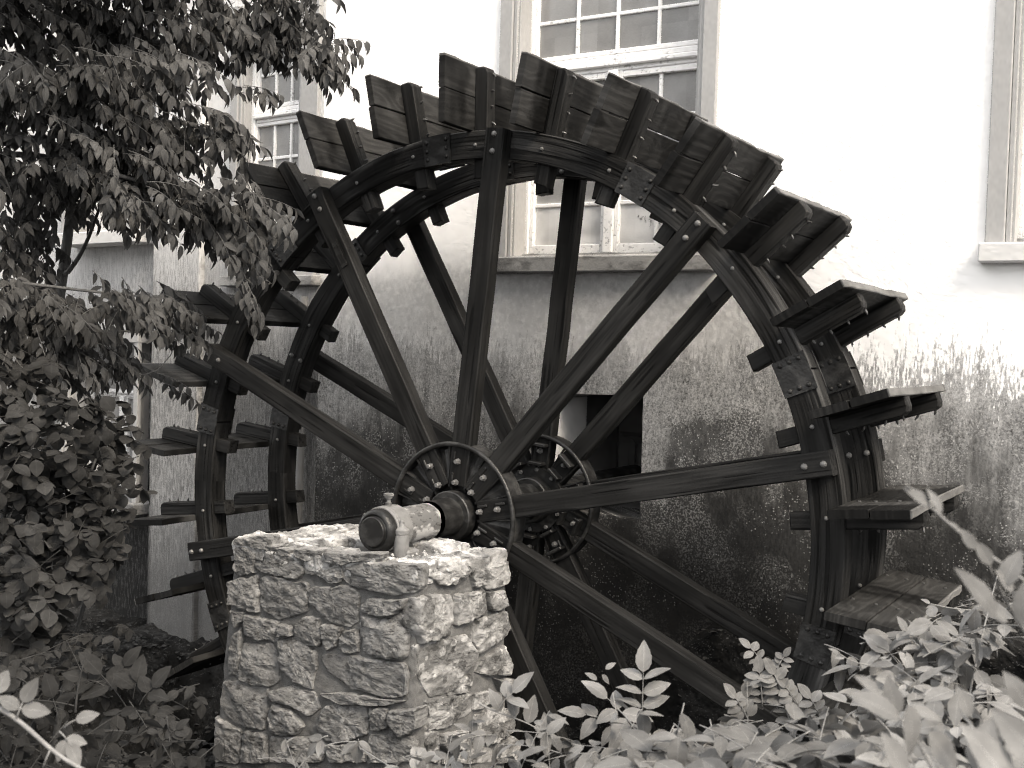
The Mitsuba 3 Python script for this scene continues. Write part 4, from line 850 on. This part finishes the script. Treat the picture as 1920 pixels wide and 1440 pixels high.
for c, rad, n in [
    ((-0.285, -2.351, -0.361), (0.270, 0.093, 0.3), 12),
    ((0.369, -2.420, -0.381), (0.113, 0.075, 0.3), 7),
    ((0.814, -3.313, -0.201), (0.113, 0.042, 0.3), 7),
    ((-0.517, -2.023, -0.340), (0.136, 0.068, 0.3), 5),
    ((-0.231, -2.551, -0.325), (0.178, 0.099, 0.3), 8),
    ((0.697, -3.149, -0.185), (0.166, 0.075, 0.3), 10),
    ((0.649, -2.832, -0.334), (0.182, 0.066, 0.3), 9),
    ((0.881, -2.807, -0.324), (0.128, 0.040, 0.3), 6),
    ((-0.160, -2.395, -0.431), (0.183, 0.081, 0.3), 7)]:
    cluster(br, "bramble", c, rad, n, (0.3, -0.3, 0.25), 0.06, .2, 6, .3, .25, 1.2)
br.branch([(0.451, -2.834, -0.265), (0.458, -2.825, -0.154), (0.473, -2.812, -0.077)], .004, .0015, "stem")
br.done(250)
cn = Plant("bramble_cane", "pale bramble cane with light leaves crossing the lower left corner", "bramble", "pale_stem")
cc = cn.branch([(1.354, -3.786, 0.195), (1.420, -3.746, 0.171), (1.463, -3.721, 0.136), (1.511, -3.693, 0.090), (1.554, -3.668, 0.061), (1.550, -3.557, -0.014)], .0055, .0035, "cane", 18)
for (b, t, s, k) in [((1.439, -3.735, 0.155), (1.449, -3.728, 0.190), 0.058, 1), ((1.502, -3.699, 0.098), (1.490, -3.708, 0.059), 0.04, 0), ((1.473, -3.657, 0.116), (1.489, -3.648, 0.094), 0.055, 1), ((1.481, -3.652, 0.124), (1.499, -3.640, 0.141), 0.05, 0), ((1.419, -3.746, 0.181), (1.390, -3.763, 0.218), 0.06, 1)]:
    compound(cn, "cane", b, t, k, s, unit(EYE - np.array(t) + np.array([0.2, 0, .9])), .9, 1.0, .35)
cn.done(120)

# --- plants bottom right
def make(name, label, leaves=(), clusters=(), stems=(), singles=(), kind="bright", stem="pale_stem", cat_="plant", most=200, fall=.1, d0=(.2, -.4, .3), size=.08, length=.22, nleaf=6, hang=.2, upz=.8, toc=.6):
    pl = Plant(name, label, cat_, stem)
    for pts, r in stems: pl.branch(pts, r, r * .4, "stem")
    for (b, t, s, k) in leaves: compound(pl, kind, b, t, k, s, unit(toc * unit(EYE - np.array(t)) + [0, 0, upz]), .95, 1.1, fall)
    for b, t, s in singles: pl.leaf(kind, b, np.array(t) - np.array(b), unit(toc * unit(EYE - np.array(t)) + [0, 0, upz] + rng.normal(0, .15, 3)), s)
    for c, rad, n in clusters: cluster(pl, kind, c, rad, n, d0, size, length, nleaf, .35, hang, 1.2)
    pl.done(most); return pl
make('seedling', 'light five leaved creeper against the foot of the pillar', leaves=[((1.033, -2.130, -0.434), (1.033, -2.131, -0.441), 0.075, 2), ((0.943, -2.185, -0.422), (0.917, -2.202, -0.445), 0.07, 1), ((1.291, -2.206, -0.414), (1.335, -2.178, -0.409), 0.07, 2)], clusters=[
    ((1.408, -2.250, -0.392), (0.119, 0.031, 0.28), 5),
    ((1.630, -2.343, -0.265), (0.080, 0.048, 0.28), 5),
    ((0.862, -2.240, -0.526), (0.110, 0.028, 0.28), 3)], stems=[([(0.862, -2.240, -0.536), (0.952, -2.181, -0.450), (1.033, -2.131, -0.441)], 0.003), ([(1.034, -2.131, -0.456), (1.172, -2.164, -0.471), (1.324, -2.188, -0.483)], 0.003)], singles=[], size=0.06)
make('creeper', 'creeper with upright oval leaves just right of the pillar foot', leaves=[((1.648, -2.211, -0.183), (1.681, -2.189, -0.132), 0.085, 1)], clusters=[
    ((1.893, -2.413, -0.203), (0.091, 0.038, 0.28), 5)], stems=[([(1.598, -2.241, -0.168), (1.684, -2.190, -0.206), (1.756, -2.147, -0.242), (1.800, -2.122, -0.293)], 0.0035)], singles=[((1.695, -2.183, -0.208), (1.677, -2.191, -0.149), 0.085), ((1.727, -2.164, -0.226), (1.738, -2.154, -0.147), 0.09), ((1.778, -2.134, -0.269), (1.771, -2.136, -0.203), 0.08), ((1.742, -2.156, -0.237), (1.812, -2.112, -0.230), 0.05), ((1.655, -2.207, -0.191), (1.632, -2.219, -0.134), 0.08), ((1.855, -2.204, -0.257), (1.882, -2.187, -0.248), 0.06)], kind='bright', size=0.07)
make('ash_seedling', 'young ash seedling with paired bright leaflets below the spokes', leaves=[((2.068, -2.069, -0.170), (2.065, -2.065, -0.028), 0.088, 3), ((2.051, -2.081, -0.205), (1.926, -2.156, -0.159), 0.08, 2), ((2.058, -2.077, -0.210), (1.978, -2.122, -0.109), 0.085, 1)], clusters=[
    ((2.149, -2.488, -0.140), (0.141, 0.035, 0.28), 8)], stems=[([(2.158, -2.137, -0.306), (2.103, -2.109, -0.232), (2.067, -2.069, -0.137)], 0.004)], singles=[((1.859, -1.961, -0.113), (1.836, -1.974, -0.091), 0.045), ((1.879, -1.947, -0.078), (1.900, -1.933, -0.057), 0.04), ((1.870, -1.953, -0.095), (1.885, -1.945, -0.112), 0.04)], size=0.075, kind='bright')
make('snowberry', 'snowberry with small rounded opposite leaves before the wheel rim', leaves=[((2.311, -1.340, -0.355), (2.243, -1.374, -0.165), 0.062, 5), ((2.214, -1.397, -0.285), (2.200, -1.400, -0.161), 0.058, 4), ((2.323, -1.329, -0.281), (2.281, -1.352, -0.209), 0.055, 3), ((2.424, -1.386, -0.301), (2.382, -1.408, -0.213), 0.06, 3), ((2.202, -1.522, -0.282), (2.168, -1.540, -0.220), 0.06, 3), ((2.192, -1.289, -0.188), (2.137, -1.319, -0.102), 0.05, 3), ((2.216, -1.274, -0.187), (2.237, -1.258, -0.130), 0.04, 3)], clusters=[
    ((2.328, -1.678, -0.257), (0.153, 0.059, 0.28), 10)], stems=[([(2.377, -1.421, -0.446), (2.294, -1.349, -0.319), (2.207, -1.337, -0.152)], 0.0035)], singles=[], kind='oval', size=0.058, fall=0.2)
make('bright_shrub', 'low bright leaved shrub along the lower right edge', leaves=[], clusters=[
    ((2.343, -2.484, -0.084), (0.178, 0.034, 0.28), 10),
    ((2.562, -2.465, -0.049), (0.158, 0.033, 0.28), 10),
    ((2.746, -2.467, 0.012), (0.140, 0.045, 0.28), 11),
    ((2.571, -2.809, 0.026), (0.200, 0.024, 0.28), 8),
    ((2.790, -2.790, 0.064), (0.192, 0.025, 0.28), 8),
    ((2.962, -2.682, 0.098), (0.158, 0.040, 0.28), 10)], stems=[], singles=[], size=0.094, most=300)
make('bright_shrub', 'bright shrub on the bank with arching shoots at the right edge', leaves=[], clusters=[
    ((2.769, -1.863, 0.054), (0.151, 0.068, 0.28), 12),
    ((2.888, -1.669, 0.125), (0.156, 0.070, 0.28), 12),
    ((2.920, -2.123, 0.059), (0.178, 0.068, 0.28), 14),
    ((3.058, -2.036, 0.092), (0.096, 0.109, 0.28), 8),
    ((2.769, -2.100, -0.004), (0.113, 0.042, 0.28), 6),
    ((2.949, -1.512, 0.183), (0.096, 0.064, 0.28), 5)], stems=[([(2.935, -1.760, 0.075), (2.780, -1.855, 0.076), (2.652, -1.934, 0.080), (2.615, -1.956, 0.102)], 0.003), ([(3.002, -1.478, 0.201), (2.866, -1.562, 0.192), (2.790, -1.608, 0.206)], 0.003), ([(2.954, -1.990, -0.083), (2.957, -1.743, 0.152), (2.972, -1.609, 0.314)], 0.004)], singles=[((2.615, -1.956, 0.102), (2.599, -1.965, 0.116), 0.03), ((2.632, -1.946, 0.092), (2.606, -1.962, 0.091), 0.03), ((2.790, -1.608, 0.206), (2.772, -1.619, 0.221), 0.03), ((2.804, -1.600, 0.202), (2.777, -1.617, 0.193), 0.03), ((2.776, -1.854, 0.168), (2.762, -1.861, 0.197), 0.05), ((2.783, -1.850, 0.160), (2.827, -1.822, 0.189), 0.06)], size=0.084, most=300)
make('elder_shoot', 'tall blurred pale shoot rising close to the lens at the right edge', leaves=[], clusters=[
], stems=[([(3.300, -3.278, 0.539), (3.255, -3.360, 0.627), (3.208, -3.446, 0.680), (3.165, -3.529, 0.734), (3.137, -3.603, 0.779)], 0.004), ([(3.281, -3.291, 0.498), (3.244, -3.369, 0.580), (3.216, -3.442, 0.665)], 0.003)], singles=[((3.165, -3.587, 0.752), (3.130, -3.607, 0.789), 0.042), ((3.178, -3.579, 0.741), (3.164, -3.586, 0.776), 0.04), ((3.191, -3.514, 0.710), (3.184, -3.518, 0.720), 0.02), ((3.210, -3.503, 0.688), (3.190, -3.514, 0.721), 0.035), ((3.230, -3.492, 0.667), (3.209, -3.503, 0.703), 0.04), ((3.247, -3.543, 0.606), (3.201, -3.567, 0.682), 0.085), ((3.237, -3.431, 0.628), (3.251, -3.420, 0.674), 0.06), ((3.252, -3.481, 0.588), (3.226, -3.496, 0.623), 0.06), ((3.265, -3.416, 0.569), (3.274, -3.407, 0.645), 0.085), ((3.250, -3.423, 0.621), (3.229, -3.434, 0.651), 0.04)], kind='bright', size=0.06)
make('elder_shoot', 'large soft pale leaves nearest the lens in the lower right corner', leaves=[], clusters=[
], stems=[([(3.191, -3.587, 0.385), (3.145, -3.612, 0.468), (3.113, -3.630, 0.502)], 0.003), ([(3.282, -3.589, 0.406), (3.250, -3.606, 0.453), (3.210, -3.570, 0.484)], 0.003)], singles=[((3.156, -3.663, 0.484), (3.089, -3.702, 0.536), 0.075), ((3.139, -3.615, 0.471), (3.129, -3.619, 0.524), 0.054), ((3.161, -3.659, 0.505), (3.188, -3.646, 0.424), 0.078), ((3.153, -3.606, 0.482), (3.199, -3.578, 0.477), 0.049), ((3.195, -3.697, 0.488), (3.231, -3.677, 0.436), 0.066), ((3.256, -3.720, 0.455), (3.264, -3.712, 0.523), 0.07), ((3.267, -3.713, 0.462), (3.320, -3.679, 0.490), 0.074), ((3.119, -3.626, 0.502), (3.075, -3.651, 0.543), 0.041), ((3.223, -3.563, 0.474), (3.209, -3.570, 0.513), 0.045), ((3.301, -3.751, 0.457), (3.245, -3.781, 0.547), 0.09), ((3.332, -3.731, 0.482), (3.287, -3.756, 0.548), 0.082), ((3.186, -3.763, 0.447), (3.162, -3.776, 0.497), 0.061), ((3.289, -3.522, 0.487), (3.262, -3.536, 0.536), 0.057)], kind='bright', size=0.06)

# --- garden trees behind the photographer: they shade the yard and are mirrored in the panes
for (x_, y_, h_, r_c, lab) in ((-6.5, -11.5, 7.0, 3.4, "broad garden tree mirrored in the narrow left window"), (1.5, -14.5, 8.0, 3.8, "tall garden tree behind the photographer mirrored in the panes"), (-10.0, -5.5, 6.5, 3.0, "garden tree at the far left outside the picture")):
    gt = thing("garden_tree", lab, "tree")
    obj("trunk", tube(curve([(x_, y_, -1.2), (x_ + .1, y_, 1.5), (x_ - .1, y_ + .2, h_ - 1.5)], 12), np.linspace(.22, .08, 12), 10), "bark", gt, smooth=True)
    V, F, U, o = [], [], [], 0
    for _ in range(2600):
        q = unit(rng.normal(0, 1, 3)) * rng.random() ** .4 * r_c * [1, 1, 0.85]; c = np.array([x_, y_, h_ - r_c * .75]) + q
        if meshkit.noise(c * .9, 4) < .36: continue
        m, uv, _d = SETS["tree"][int(rng.integers(4))]; M = leaf_matrix(c, rng.normal(0, 1, 3) - [0, 0, .6], rng.normal(0, .6, 3) + [0, 0, 1], rng.uniform(.28, .5))
        v = np.array(m.vertices) @ M[:3, :3].T + M[:3, 3]; V.append(v); F.append(np.array(m.faces) + o); U.append(uv); o += len(v)
    k_ = gt + "__crown"; scene[k_] = mikit.ply(trimesh.Trimesh(np.vstack(V), np.vstack(F), process=False), "tree_leaf", smooth=True, uv=np.vstack(U)); labels[k_] = {"kind": "stuff"}

# --- ground cover and litter: nobody could count these
from scipy.interpolate import RegularGridInterpolator
surf = RegularGridInterpolator((gx, gy), Z)
V, F, U, o = [], [], [], 0
for _ in range(16000):
    x_, y_ = rng.uniform(-5.5, 3.2), rng.uniform(-3.4, 1.25)
    z_ = float(surf((x_, y_)))
    if z_ < -2.3 and rng.random() < .7: continue
    if -0.85 < x_ < 0.55 and -1.15 < y_ < -.25: continue
    kind = "bramble" if rng.random() < .5 else "hazel"; m, uv, _d = SETS[kind][int(rng.integers(4))]
    a = rng.uniform(0, 2 * np.pi); M = leaf_matrix((x_, y_, z_ + rng.uniform(0.0, .07)), (math.cos(a), math.sin(a), rng.normal(.1, .3)), (rng.normal(0, .4), rng.normal(0, .4), 1), rng.uniform(.02, .05))
    v = np.array(m.vertices) @ M[:3, :3].T + M[:3, 3]; V.append(v); F.append(np.array(m.faces) + o); U.append(uv); o += len(v)
scene["ground_cover"] = mikit.ply(trimesh.Trimesh(np.vstack(V), np.vstack(F), process=False), "litter_leaf", smooth=True, uv=np.vstack(U))
labels["ground_cover"] = {"label": "dark leaf litter and small ground plants covering the soil", "category": "ground cover", "kind": "stuff"}
